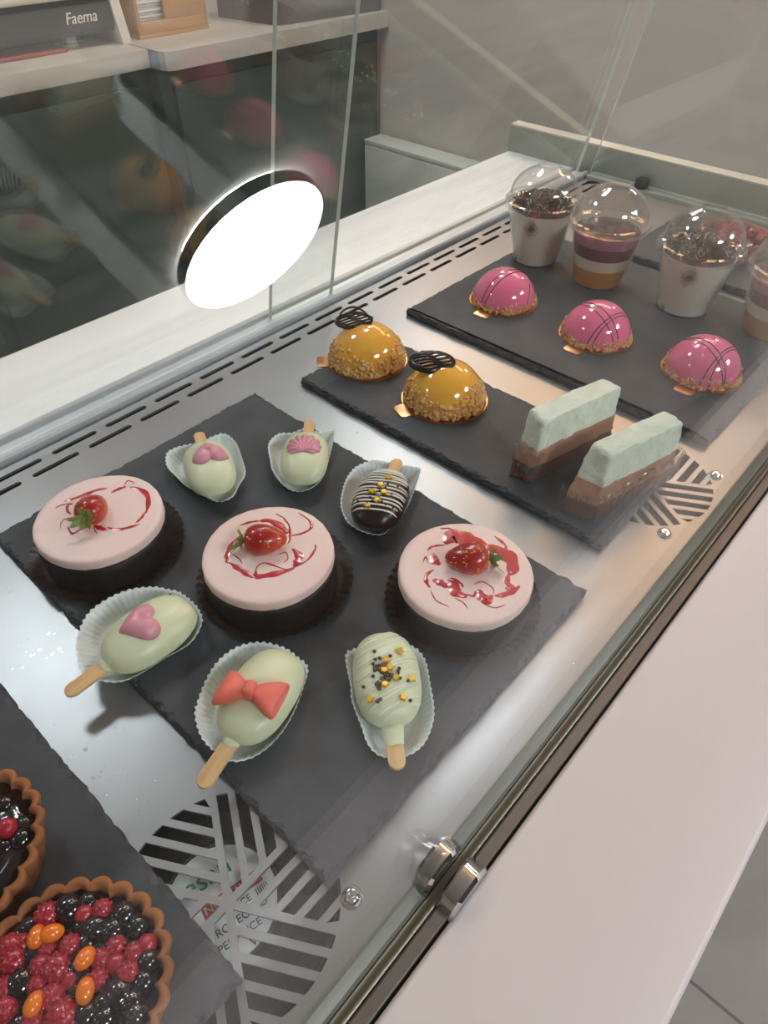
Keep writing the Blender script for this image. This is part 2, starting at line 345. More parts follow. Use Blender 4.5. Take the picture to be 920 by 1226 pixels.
DZB = [(17.21, 15.99), (17.03, 15.41), (16.8, 15.54), (16.52, 15.44), (17.58, 15.04), (16.37, 15.19), (16.52, 15.16), (16.63, 15.1), (16.71, 15.02), (16.86, 14.99), (16.41, 15.01), (16.42, 14.86), (16.4, 14.68), (16.82, 14.9), (16.71, 14.74), (16.54, 14.65), (16.43, 14.44), (16.58, 14.47), (16.47, 14.26), (16.61, 14.23), (16.66, 14.11), (16.47, 14.05), (16.09, 14.4), (16.26, 14.29), (16.2, 14.08), (16.07, 14.22), (16.32, 14.02), (15.65, 14.42), (15.79, 14.4), (15.74, 14.19), (15.56, 14.19), (15.86, 14.19), (15.55, 14.07), (15.91, 14.9), (15.15, 14.97), (14.98, 13.68), (15.17, 13.62), (17.29, 14.1), (17.11, 14.03), (17.0, 13.94), (16.86, 13.65), (17.09, 13.23), (16.35, 12.41), (18.44, 14.95), (16.09, 14.08), (16.23, 15.06)]
DZG = [(17.19, 14.98), (16.95, 14.48), (18.23, 14.83), (16.11, 12.74), (14.8, 14.12), (17.36, 13.15), (16.71, 13.79), (15.93, 13.99), (16.57, 14.62)]
DKG = [(29.42, 25.73), (28.34, 25.57), (27.4, 25.62), (27.04, 24.74), (26.19, 24.95), (27.92, 24.89)]
DKB = [(28.65, 25.65), (28.47, 25.19), (28.86, 25.34), (28.18, 25.83), (28.01, 25.53), (28.25, 25.19), (27.88, 25.26), (27.82, 25.0), (27.89, 24.76), (28.28, 24.42), (27.09, 25.64), (26.93, 25.34), (26.79, 25.01), (26.36, 25.16), (26.26, 25.98), (27.43, 24.94), (27.18, 24.42), (27.22, 24.06), (27.39, 25.31), (27.63, 25.38), (27.38, 25.96), (27.49, 23.61), (29.29, 24.71), (26.06, 25.18)]

# ================================================================== the room
FZ = -95.0                                   # floor level (deck of the case is z = 0)
CZ = 150.6
def struct(bm, name, m, smooth=0):
    o = finish(bm, name, m, smooth=smooth); o['kind'] = 'structure'; return o
def slab(name, m, *a):
    bm = bmesh.new(); box(bm, *a); return struct(bm, name, m)
slab('floor', M['floor'], -330, 420, -400, 300, FZ - 10, FZ)
slab('ceiling', M['ceiling'], -330, 420, -400, 300, CZ, CZ + 10)
slab('wall_back', M['wall_pale'], -330, 420, 262, 272, FZ, CZ)
slab('wall_front', M['wall_dark'], -330, 420, -400, -390, FZ, CZ)
slab('wall_left', M['wall'], -330, -320, -390, 262, FZ, CZ)
slab('wall_right', M['wall'], 410, 420, -390, 262, FZ, CZ)
slab('wall_partition', M['wall'], 200, 212, -60, 181.6, FZ, CZ)
slab('trim_1', M['wall_pale'], 198.8, 200, -60, 181.6, FZ, FZ + 9)
# a dropped ceiling strip and a soffit over the customer side (seen mirrored in the front pane)
slab('trim_2', M['wall'], 290, 320, -390, 262, CZ - 14, CZ)
def world(bm, name, m, parent, smooth=30, **k):
    o = finish(bm, name, m, parent, smooth, **k)
    o.location = -parent.location; return o

# ================================================================== the display case
case = thing('display_case', 'long glass fronted cake display case with perforated steel deck and pale pink ledge', 'display case', (20, 30, FZ))
def poly_cut(outer, holes, name, m, depth, parent):
    cu = bpy.data.curves.new('outline', 'CURVE'); cu.dimensions = '2D'; cu.fill_mode = 'BOTH'; cu.extrude = depth * S / 2
    for poly in [outer] + holes:
        sp = cu.splines.new('POLY'); sp.points.add(len(poly) - 1); sp.use_cyclic_u = True
        for p, (x, y) in zip(sp.points, poly): p.co = (x * S, y * S, 0, 1)
    tmp = link(bpy.data.objects.new('outline', cu))
    dg = bpy.context.evaluated_depsgraph_get(); dg.update()
    me = bpy.data.meshes.new_from_object(tmp.evaluated_get(dg)); me.name = name
    bpy.data.objects.remove(tmp)
    me.transform(Matrix.Translation((0, 0, -depth * S / 2)))
    me.materials.clear(); me.materials.append(m)
    o = link(bpy.data.objects.new(name, me)); o.parent = parent; o.location = -parent.location
    return o
def stadium(x0, x1, y, w):
    r = w / 2
    return [(x1 - r + r * math.cos(a), y + r * math.sin(a)) for a in [(-90 + 30 * i) * PI / 180 for i in range(7)]] + \
           [(x0 + r + r * math.cos(a), y + r * math.sin(a)) for a in [(90 + 30 * i) * PI / 180 for i in range(7)]]
def fan_slots(cx, cy, rad=5.65, pitch=1.02, w=.62, gap=.2):
    out = []
    for k in range(6):
        th = k * PI / 3
        ex = Vector((math.cos(th), math.sin(th))); ey = Vector((math.sin(th), -math.cos(th)))   # into the sector, clockwise of the ray
        p = gap
        while p < rad * .87 - .05:
            a, b = p, min(p + w, rad * .85)
            lim = lambda q: q / math.tan(PI / 3) + gap / math.sin(PI / 3)      # on the other ray of the sector
            arc = lambda q: math.sqrt(max(rad * rad - q * q, 0))
            if arc(a) - lim(a) < .25: break
            pts = [(lim(a), a)]
            for i in range(5):
                q = a + (b - a) * i / 4
                if arc(q) > lim(q): pts.append((arc(q), q))
            if arc(b) > lim(b): pts.append((lim(b), b))
            if len(pts) >= 3: out.append([(cx + (ex * u + ey * v).x, cy + (ex * u + ey * v).y) for u, v in pts])
            p += pitch
    return out
FAN1, FAN2 = (3.0, 12.9), (46.8, 12.6)
holes = []
for i in range(-18, 18):
    x = 15.1 + 5.25 * i
    holes.append(stadium(x, x + 4.25, 52.0, .56)); holes.append(stadium(x + 2.62, x + 6.87, 50.45, .56))
for c in (FAN1, FAN2, (-40.8, 12.9), (90.6, 12.6)): holes += fan_slots(*c)
poly_cut([(-85, 6.5), (107, 6.5), (107, 53.2), (-85, 53.2)], holes, 'deck_panel', M['steel'], .2, case)
bm = bmesh.new()
for a in ((-85, 107, 5.2, 56, -14.4, -14), (-85, 107, 5.2, 5.6, -14, -2.2), (-85, 107, 55.6, 56, -14, -1), (-85.4, -85, 5.2, 56, -14, -.3), (107, 107.4, 5.2, 56, -14, -.3)): box(bm, *a)
world(bm, 'under_deck_tray', M['well'], case, 0)
# front rail: channel, lip, seal
bm = bmesh.new()
profile_x(bm, [(6.6, .03), (6.45, .06), (5.95, -.25), (5.78, -.28), (5.78, -2.2), (6.6, -2.2)], -85, 109)
world(bm, 'front_channel', M['alu_dark'], case, 20)
bm = bmesh.new()
profile_x(bm, [(5.08, -2.2), (5.08, -.2), (4.98, -.1), (4.42, .02), (4.34, -.05), (4.34, -2.2)], -85, 109)
world(bm, 'front_lip', M['alu_brown'], case, 20)
bm = bmesh.new(); profile_x(bm, [(5.31, -2.2), (5.31, -.12), (5.22, -.06), (5.14, -.12), (5.14, -2.2)], -85, 109); profile_x(bm, [(5.72, -2.2), (5.72, -.3), (5.36, -.42), (5.31, -.95), (5.31, -2.2)], -85, 109)
world(bm, 'glass_holder', M['alu_olive'], case, 20)
bm = bmesh.new(); profile_x(bm, [(5.76, -2.1), (5.76, -.9), (5.7, -.9), (5.7, -2.1)], -85, 109)
profile_x(bm, [(4.33, -2.0), (4.33, -.3), (4.21, -.3), (4.21, -2.0)], -85, 109)
world(bm, 'front_seal', M['gasket'], case, 0)
# pale pink customer ledge and the carcass below
bm = bmesh.new(); box(bm, -85, 112.5, -5.75, 4.2, -2.6, 0, .35, 3)
world(bm, 'customer_ledge', M['ledge'], case, 40, label='pale pink laminate ledge along the customer side')
bm = bmesh.new(); box(bm, -85, 112.3, -4.6, 69, FZ + 8, -14.5); box(bm, -83, 110, -1, 66, FZ, FZ + 8)
box(bm, -85, 112.3, -4.6, 4.4, -14.5, -2.6); box(bm, -85, 112.3, 56.5, 69, -14.5, -3)
world(bm, 'carcass', M['case_body'], case, 0)
# rear rail, rear worktop
bm = bmesh.new()
profile_x(bm, [(53.4, -1), (53.4, .55), (53.6, .75), (54.1, .75), (54.2, .35), (55.9, .35), (55.95, .75), (56.1, .85), (56.5, .85), (56.6, .45), (57.1, .4), (57.1, -1)], -85, 108.6)
world(bm, 'rear_rail', M['alu'], case, 20)
bm = bmesh.new(); box(bm, -85, 112.3, 57.15, 70, -3, .1, .15, 2)
world(bm, 'rear_worktop', M['marble'], case, 40, label='pale stone worktop strip behind the glass doors')
# end panel
bm = bmesh.new(); box(bm, 107.4, 110.2, 6, 53.3, -14, .5, .12, 2); box(bm, 110.2, 112.6, 4.3, 70.2, -3, 4.0, .12, 2)
world(bm, 'end_panel', M['panel'], case, 30)
bm = bmesh.new(); box(bm, 110.2, 112.6, 4.3, 70.2, 4.0, 4.35, .08, 2)
world(bm, 'end_panel_trim', M['panel_edge'], case, 30, label='cream trim on top of the end panel')
bm = bmesh.new(); lathe(bm, [(0, 0), (.95, 0), (1.05, .15), (1.05, 1.0), (.8, 1.35), (0, 1.4)], 24)
o = world(bm, 'end_knob', M['gasket'], case, 40, label='black round stop at the far end'); o.location = [108.3 * S - case.location.x, 44.2 * S - case.location.y, .5 * S - case.location.z]
# glass panes (slabs)
def pane(bm, x0, x1, y0, z0, lean, length, th):
    """slab whose bottom front edge is at (y0, z0); lean>0 tips the top towards the rear"""
    vs = box(bm, x0, x1, 0, th, 0, length)
    bmesh.ops.transform(bm, matrix=Matrix.Translation((0, y0, z0)) @ Matrix.Rotation(-lean, 4, 'X'), verts=vs)
    for f in bm.faces:
        f.material_index = 0 if f.calc_area() > length * 20 else 1
gp = [(5.32, -1.05, 19.0)]; s_ = 0.0       # bent pane: steeper foot, soft bend, flatter upper part
for ds in [10.0] + [1.0] * 12 + [27.5]:
    m_ = s_ + ds / 2; le = 19.0 if m_ < 10 else 29.0 if m_ > 22 else 19.0 + 10.0 * (m_ - 10) / 12
    gp.append((gp[-1][0] + ds * math.sin(R(le)), gp[-1][1] + ds * math.cos(R(le)), le)); s_ += ds
bm = bmesh.new()
ns_ = [(gp[max(i, 1)][2] + gp[min(i + 1, len(gp) - 1)][2]) / 2 for i in range(len(gp))]
po = [(y, z) for y, z, a in gp]; pi_ = [(y + .5 * math.cos(R(a)), z - .5 * math.sin(R(a))) for (y, z, _), a in zip(gp, ns_)]
ends = []
for x in (-85, 109.4): ends.append(([bm.verts.new((x, y, z)) for y, z in po], [bm.verts.new((x, y, z)) for y, z in pi_]))
(o0, i0), (o1, i1) = ends; n_ = len(po)
for k in range(n_ - 1):
    bm.faces.new((o0[k], o0[k + 1], o1[k + 1], o1[k])).material_index = 0; bm.faces.new((i0[k], i1[k], i1[k + 1], i0[k + 1])).material_index = 0
    for o_, i_ in ends: bm.faces.new((o_[k], i_[k], i_[k + 1], o_[k + 1])).material_index = 1
for k in (0, n_ - 1): bm.faces.new((o0[k], o1[k], i1[k], i0[k])).material_index = 1
world(bm, 'front_glass', [M['glass'], M['glass_edge']], case, 25)
bm = bmesh.new(); pane(bm, -85, 51.6, 54.3, .36, R(-10.5), 48, .5)
world(bm, 'sliding_glass_door', [M['glass_back'], M['glass_edge']], case, 0)
bm = bmesh.new(); pane(bm, 43.0, 108.2, 55.1, .36, R(-10.5), 48, .5)
world(bm, 'sliding_glass_door', [M['glass_back'], M['glass_edge']], case, 0)
bm = bmesh.new()
prism(bm, [(6.9, .55), (53.4, .55), (45.8, 42)] + [(y + .9, z) for y, z in ((27.2, 42.0), (15.2, 20.4), (11.4, 13.0), (9.0, 8.0))], 0, .5)
bmesh.ops.transform(bm, matrix=Matrix.Translation((108.9, 0, 0)) @ Matrix(((0, 0, 1, 0), (1, 0, 0, 0), (0, 1, 0, 0), (0, 0, 0, 1))), verts=bm.verts)
for f in bm.faces: f.material_index = 0 if f.calc_area() > 200 else 1
world(bm, 'end_glass', [M['glass'], M['glass_edge']], case, 0)
# deck screws
for x, y in ((7.35, 8.5), (41.95, 8.3), (51.25, 8.2), (95.0, 8.2)):
    bm = bmesh.new(); lathe(bm, [(0, .36), (.12, .36), (.16, .28), (.26, .28), (.3, .34), (.42, .26), (.5, .1), (.52, 0), (.58, .03), (.58, 0), (0, 0)], 24, (x, y))
    world(bm, 'screw', M['chrome'], case, 35)
# chrome pane clamp in the front channel
clamp = None
for nm, t0, t1 in (('pane_clamp', -1.15, -.06), ('clamp_disc', .5, 1.55)):
    bm = bmesh.new()
    lathe(bm, [(0, t0), (1.5, t0), (1.68, t0 + .18), (1.68, t1 - .18), (1.5, t1), (0, t1)], 40)
    bmesh.ops.transform(bm, matrix=Matrix.Translation((11.45, 5.25, -.45)) @ Matrix.Rotation(-PI / 2, 4, 'X'), verts=bm.verts)
    if clamp is None: clamp = world(bm, nm, M['chrome'], case, 35, label='round chrome clamp holding the front glass')
    else: finish(bm, nm, M['chrome'], clamp, 35)
# fan under the round grille, with its sticker
bm = bmesh.new()
lathe(bm, [(6.0, -2.2), (6.15, -2.2), (6.15, -4.6), (5.9, -4.6), (5.9, -2.3), (6.0, -2.2)], 48, (FAN1[0], FAN1[1] + 1.0))
lathe(bm, [(0, -1.85), (3.1, -1.85), (3.2, -2.0), (3.2, -5.2), (0, -5.2)], 40, (FAN1[0], FAN1[1] + .9))
for k in range(7):
    a = 2 * PI * k / 7
    vs = box(bm, 3.3, 5.35, -1.1, 1.1, -.08, .08)
    bmesh.ops.transform(bm, matrix=Matrix.Translation((FAN1[0], FAN1[1] + 1.1, -3.8)) @ Matrix.Rotation(a, 4, 'Z') @ Matrix.Rotation(.6, 4, 'X'), verts=vs)
fan = world(bm, 'cooling_fan', M['fan'], case, 35)
def text_bm(txt, size, m_idx, Mx, bm, depth=.01, shear=0):
    cu = bpy.data.curves.new('lettering', 'FONT'); cu.body = txt; cu.size = size; cu.align_x = 'CENTER'; cu.align_y = 'CENTER'; cu.extrude = depth; cu.shear = shear
    tmp = link(bpy.data.objects.new('lettering', cu)); dg = bpy.context.evaluated_depsgraph_get(); dg.update()
    me = bpy.data.meshes.new_from_object(tmp.evaluated_get(dg)); bpy.data.objects.remove(tmp)
    n0 = len(bm.verts); f0 = len(bm.faces)
    bm.from_mesh(me); bm.verts.ensure_lookup_table(); bm.faces.ensure_lookup_table()
    bmesh.ops.transform(bm, matrix=Mx, verts=bm.verts[n0:])
    for f in bm.faces[f0:]: f.material_index = m_idx
bm = bmesh.new()
prism(bm, [(2.9 * math.cos(2 * PI * i / 48), 2.9 * math.sin(2 * PI * i / 48)) for i in range(48)], 0, .03)
TX = lambda x, y, z=.045: Matrix.Translation((x, y, z))
text_bm('esan', 1.5, 1, TX(-.1, 1.55), bm)
for x in (-.25, 1.5):
    for f in set(f for v in box(bm, x - .8, x + .8, -.3, .4, .03, .045) for f in v.link_faces): f.material_index = 2
text_bm('NOT', .62, 0, TX(-.25, .05, .06), bm); text_bm('AUTO', .52, 0, TX(1.5, .05, .06), bm)
text_bm('CE  IIIIII', .5, 3, TX(1.6, -.65), bm); text_bm('OD', .5, 3, TX(-2.2, .35), bm)
text_bm('PROTECTED', .58, 3, TX(.4, -1.25), bm); text_bm('IMPEDANCE', .55, 3, TX(-.2, -1.95), bm); text_bm('V~', .6, 3, TX(.7, -2.6), bm)
bmesh.ops.transform(bm, matrix=Matrix.Translation((FAN1[0] - .05, FAN1[1] + .9, -1.84)) @ Matrix.Rotation(R(-12), 4, 'Z'), verts=bm.verts)
finish(bm, 'fan_sticker', [M['sticker'], M['ink_green'], M['ink_red'], M['ink_black']], fan, 0, label='round white sticker with green and red print')

# ================================================================== behind the case
bc = thing('back_counter', 'dark green service counter with cream worktop along the back wall', 'counter', (60, 220, FZ))
bm = bmesh.new(); box(bm, -319.5, 114.6, 184.6, 261.5, -4.2, 0, .3, 2)
world(bm, 'worktop', M['counter'], bc, 40, label='set back cream worktop under the coffee machine')
bm = bmesh.new()
prism(bm, [(114.8, 261.5), (114.8, 180.5), (115.4, 178.6), (117, 177.8), (199.8, 177.8), (199.8, 181.8), (204, 181.8), (204, 261.5)], -4.2, 0)
for f in bm.faces: f.material_index = 1 if abs(f.calc_center_median().x - 114.8) < .4 and f.calc_area() > 50 else 0
world(bm, 'worktop', [M['counter'], M['counter_side']], bc, 30, label='forward cream worktop with rounded grey end')
bm = bmesh.new(); box(bm, -319.5, 114.5, 187, 261, FZ + 8, -4.3); box(bm, 114.5, 199, 182, 261, FZ + 8, -4.3); box(bm, -319.5, 199, 190, 261, FZ, FZ + 8)
world(bm, 'cabinet_front', M['green_cab'], bc, 0)
for x in (-60, 0, 58):
    bm = bmesh.new(); box(bm, x, x + 54, 185.2, 187, FZ + 11, -8, .3); world(bm, 'door', M['green_cab'], bc, 30)
bm = bmesh.new(); box(bm, 118, 197, 180.4, 182, FZ + 11, -8, .3); world(bm, 'door', M['green_cab'], bc, 30)

lc = thing('low_cabinet', 'pale grey shallow low cabinet along the beige partition wall', 'cabinet', (194, 158, FZ))
bm = bmesh.new(); box(bm, 190.6, 198.7, 137, 179.6, FZ + 5, -37); box(bm, 192, 198.7, 138, 179, FZ, FZ + 5); world(bm, 'body', M['cabinet'], lc, 0)
bm = bmesh.new(); box(bm, 190, 198.7, 136.5, 180, -37, -35.6, .2); world(bm, 'top', M['cabinet'], lc, 30)
for y0 in (137.2,):
    bm = bmesh.new(); box(bm, 189.9, 190.6, y0, y0 + 42.4, FZ + 7, -37.3, .1); world(bm, 'door', M['cabinet'], lc, 30)

# coffee machine
cm = thing('coffee_machine', 'charcoal coffee machine with cream side panel on the back counter', 'coffee machine', (80, 215, 0))
bm = bmesh.new()
prism(bm, [(196.2, 2.9), (195.0, 4.2), (195.6, 9.0), (198, 10.2), (240, 10.2), (240, 4.5), (206, 4.5)], 40, 112.9)
bmesh.ops.transform(bm, matrix=Matrix(((0, 0, 1, 0), (1, 0, 0, 0), (0, 1, 0, 0), (0, 0, 0, 1))), verts=bm.verts)
world(bm, 'upper_body', M['machine'], cm, 30)
bm = bmesh.new(); box(bm, 41, 112, 212, 240, 1.5, 4.6); box(bm, 44, 110, 207, 239, 0, 1.5, .3); world(bm, 'base', M['machine'], cm, 30)
for x in (113.0, 37.5):
    bm = bmesh.new()
    prism(bm, [(193.2, .1), (193.3, 1.0), (195.6, 11), (199, 20), (241, 20), (241, .1)], x, x + 2.6, .3)
    bmesh.ops.transform(bm, matrix=Matrix(((0, 0, 1, 0), (1, 0, 0, 0), (0, 1, 0, 0), (0, 0, 0, 1))), verts=bm.verts)
    world(bm, 'side_panel', M['machine_side'], cm, 30, label='cream enamelled side panel')
bm = bmesh.new(); box(bm, 40.2, 112.8, 195.4, 242, 10.3, 11.4, .3); world(bm, 'cup_rail', M['machine_side'], cm, 30)
bm = bmesh.new()
text_bm('Faema', 3.4, 0, Matrix.Translation((104.0, 195.15, 6.6)) @ Matrix.Rotation(R(83), 4, 'X'), bm, .08, .3)
world(bm, 'lettering', M['letter'], cm, 0, label='cream slanted lettering')
bm = bmesh.new(); box(bm, 101.3, 104.0, 200, 202.6, .8, 4.4, .2); bx_ = lathe(bm, [(0, 0), (1.9, 0), (1.9, .7), (0, .8)], 24, (102.6, 201.2))
world(bm, 'steam_valve', M['machine_side'], cm, 30)
rm = thing('drip_mat', 'dark red rubber mat in front of the coffee machine', 'mat', (92, 200, 0.05))
bm = bmesh.new(); box(bm, 76, 98.5, 195.5, 204.6, 0.02, .9, .2); world(bm, 'mat_body', M['red_mat'], rm, 30)
# napkin box
nb = thing('napkin_holder', 'light wooden napkin holder with cut-out front on the back counter', 'napkin holder', (131, 202, 0))
bm = bmesh.new()
for a in ((119.6, 142.4, 195.2, 210.5, 0, 1), (119.6, 120.6, 195.2, 210.5, 1, 15), (141.4, 142.4, 195.2, 210.5, 1, 15), (119.6, 142.4, 209.6, 210.6, 1, 15), (120.6, 141.4, 195.2, 196.2, 1, 3.6)): box(bm, *a, .12)
world(bm, 'box_frame', M['box_wood'], nb, 30)
bm = bmesh.new(); box(bm, 128.5, 141.4, 195.2, 196.2, 3.6, 14.6, .1); world(bm, 'front_board', M['box_wood'], nb, 30)
nk = thing('napkin_stack', 'stack of white paper napkins inside the wooden holder', 'napkins', (128, 203, 1))
bm = bmesh.new()
for k in range(16):
    z = 1.05 + k * .62; dx, dy = random.uniform(-.25, .25), random.uniform(-.3, .3)
    box(bm, 121.2 + dx, 129.6 + dx, 197.2 + dy, 208.8 + dy, z, z + .55, .12)
world(bm, 'napkin_pile', M['napkin'], nk, 40)
cr = thing('grey_crate', 'dark grey woven crate on the right end of the back counter', 'crate', (178, 200, 0))
bm = bmesh.new()
prism(bm, [(155.8, 208), (158.2, 185), (160, 183.6), (198.8, 180.2), (198.8, 208)], 0, 17, .5)
r_ = bmesh.ops.inset_region(bm, faces=[f for f in bm.faces if f.normal.z > .9 and f.calc_center_median().z > 16], thickness=1.4)
top = [f for f in bm.faces if f.normal.z > .9 and f.calc_area() > 300]
ex = bmesh.ops.extrude_face_region(bm, geom=top); bmesh.ops.translate(bm, vec=(0, 0, -13), verts=[g for g in ex['geom'] if isinstance(g, bmesh.types.BMVert)])
world(bm, 'crate_body', M['crate'], cr, 30)
bm = bmesh.new(); tube(bm, [(172, 181.6, 12), (174, 180.2, 12.8), (182, 179.5, 12.8), (184, 180.6, 12)], .5); world(bm, 'handle', M['crate'], cr, 60)

# ================================================================== lamps
def ceiling_lamp(x, y, rad, label, tilt=0.0, spot=False):
    t = thing('ceiling_lamp', label, 'lamp', (x, y, CZ), 0, 'round ceiling lamps')
    h = 6.2
    bm = bmesh.new(); lathe(bm, [(0, -3.2), (rad - .5, -3.2), (rad, -3.7), (rad, -2.2 - h), (rad - .8, -2.2 - h - .2), (rad - .8, -1.9 - h), (0, -1.9 - h)], 64); finish(bm, 'housing', M['lamp_rim'], t, 35)
    bm = bmesh.new(); lathe(bm, [(0, -2.4 - h), (rad - .85, -2.4 - h), (rad - .85, -2.0 - h), (0, -2.0 - h)], 64); finish(bm, 'diffuser', M['spot'] if spot else M['lamp'], t, 35)
    if not spot:
        bm = bmesh.new(); lathe(bm, [(rad - 5, -1.7), (rad - 2.2, -1.7), (rad - 2.2, -3.1), (rad - 5, -3.1), (rad - 5, -1.7)], 64); finish(bm, 'halo_strip', M['lamp_back'], t, 35)
    bm = bmesh.new(); lathe(bm, [(0, 0), (rad * .5, 0), (rad * .5, -3.2), (0, -3.2)], 32); finish(bm, 'ceiling_mount', M['lamp_rim'], t, 35)
    return t
L = ceiling_lamp(169.8, -182.0, 34.6, 'large round ceiling lamp mirrored in the front glass')
L.rotation_euler = Matrix.Rotation(R(2.5), 3, Vector((.786, .618, 0))).to_euler()   # hangs a little askew
ceiling_lamp(0, -189, 35, 'added unseen ceiling lamp lighting the left customer side')  # unseen copy of the ceiling lamp, added as a further light source
for x, yy, lb in ((-150, 150, 'added unseen spot lamp over the left end of the service aisle'), (22, 150, 'small round spot lamp over the middle of the service aisle'), (183, 150, 'small round spot lamp next to the partition wall'), (112, 112, 'added spot lamp brightening the partition and rear worktop end')):  # last lamp added to brighten partition and worktop; first one unseen, extends the row
    ceiling_lamp(x, yy, 16, lb, spot=True)
wl = thing('wall_light', 'long warm wall light on the beige partition wall', 'lamp', (199.5, 95, 115))
bm = bmesh.new(); box(bm, 196.4, 199.9, 26, 164, 101, 129, .4); world(bm, 'back_box', M['machine_side'], wl, 30)
bm = bmesh.new()
for k in range(12):
    y = 29.5 + k * 11.4
    box(bm, 195.2, 196.4, y, y + 7.4, 103, 127, .3)
world(bm, 'warm_diffuser', M['warm'], wl, 30)
sc = thing('wall_sconce', 'small round white sconce on the beige partition wall', 'lamp', (199.9, 33, 68))
bm = bmesh.new(); lathe(bm, [(0, 0), (6.2, 0), (6.2, 2.4), (5.4, 3), (0, 3)], 40); bmesh.ops.rotate(bm, matrix=Matrix.Rotation(-PI / 2, 3, 'Y'), verts=bm.verts); finish(bm, 'sconce_base', M['machine_side'], sc, 35)
bm = bmesh.new(); lathe(bm, [(0, 3.0), (5.2, 3.0), (5.0, 4.4), (0, 4.9)], 40); bmesh.ops.rotate(bm, matrix=Matrix.Rotation(-PI / 2, 3, 'Y'), verts=bm.verts); finish(bm, 'sconce_diffuser', M['spot'], sc, 50)

# ================================================================== slate boards
def slate(x0, x1, y0, y1, label, seed, right_shift=0.0):
    rnd = random.Random(seed)
    w, d = x1 - x0, y1 - y0; cx, cy = (x0 + x1) / 2, (y0 + y1) / 2
    o = thing('slate_board', label, 'serving board', (cx, cy, 0.03), 0, 'slate serving boards')
    pts = []; step = .32
    def side(a, b, nrm):
        a, b = Vector(a), Vector(b); n = int((b - a).length / step); off = 0.0
        for i in range(n):
            off = off * .82 + rnd.uniform(-.04, .04)
            pts.append((a.lerp(b, i / n) + Vector(nrm) * off, Vector(nrm)))
    X0, X1, Y0, Y1 = -w / 2, w / 2, -d / 2, d / 2
    side((X0, Y0), (X1, Y0), (0, -1)); side((X1, Y0), (X1 + right_shift, Y1), (1, 0)); side((X1 + right_shift, Y1), (X0, Y1), (0, 1)); side((X0, Y1), (X0, Y0), (-1, 0))
    bm = bmesh.new(); rings = []
    for z, ins, jit in ((0, .08, .03), (.3, -.02, .05), (.58, .05, .10), (.72, .14, .12), (.77, .30, .18)):
        rings.append([bm.verts.new((p.x - n.x * (ins + rnd.uniform(-jit, jit)), p.y - n.y * (ins + rnd.uniform(-jit, jit)), z + (rnd.uniform(-.06, .06) if 0 < z < .77 else 0))) for p, n in pts])
    N = len(pts)
    for A, B in zip(rings, rings[1:]):
        for i in range(N): bm.faces.new((A[i], A[(i + 1) % N], B[(i + 1) % N], B[i])).material_index = 1
    bm.faces.new(rings[-1]).material_index = 0; bm.faces.new(rings[0][::-1]).material_index = 1
    finish(bm, 'slate_slab', [M['slate'], M['slate_edge']], o, 0)
    return o
slate(-24.0, 1.35, 9.75, 45.4, 'dark slate board holding the two berry tarts', 1)
slate(6.85, 32.3, 9.7, 45.35, 'large dark slate board under the cheesecakes and cake pops', 2)
slate(36.85, 48.55, 11.0, 43.85, 'narrow dark slate board under the orange domes and mousse slices', 3)
slate(54.35, 81.4, 10.3, 45.3, 'dark slate board under the pink domes and lidded cups', 4, 1.8)
slate(84.6, 105.5, 4.9 + 5, 35.0, 'dark slate board behind the cups, carrying a red berry tart', 5)
ZS = 0.81                                    # top of the slates

# ================================================================== cheesecakes
def ribbon(bm, pts, w, z, h=.05):
    P = spline([(x, y, 0) for x, y in pts], 7); n = len(P); L = []; C_ = []; Rr = []
    for i, p in enumerate(P):
        t = (P[min(i + 1, n - 1)] - P[max(i - 1, 0)]).normalized(); s = Vector((-t.y, t.x, 0)); u = i / (n - 1)
        k = max(.06, math.sin(PI * min(max(u, .0), 1)) ** .6) * w * .78 * (1 + .18 * math.sin(u * 17 + w * 40))
        a, b = p + s * k, p - s * k
        for q in (a, b, p):
            rr = math.hypot(q.x, q.y)
            if rr > 4.15: q *= 4.15 / rr
        L.append(bm.verts.new((a.x, a.y, z - .02))); C_.append(bm.verts.new((p.x, p.y, z + h))); Rr.append(bm.verts.new((b.x, b.y, z - .02)))
    for i in range(n - 1):
        bm.faces.new((L[i], C_[i], C_[i + 1], L[i + 1])); bm.faces.new((C_[i], Rr[i], Rr[i + 1], C_[i + 1]))
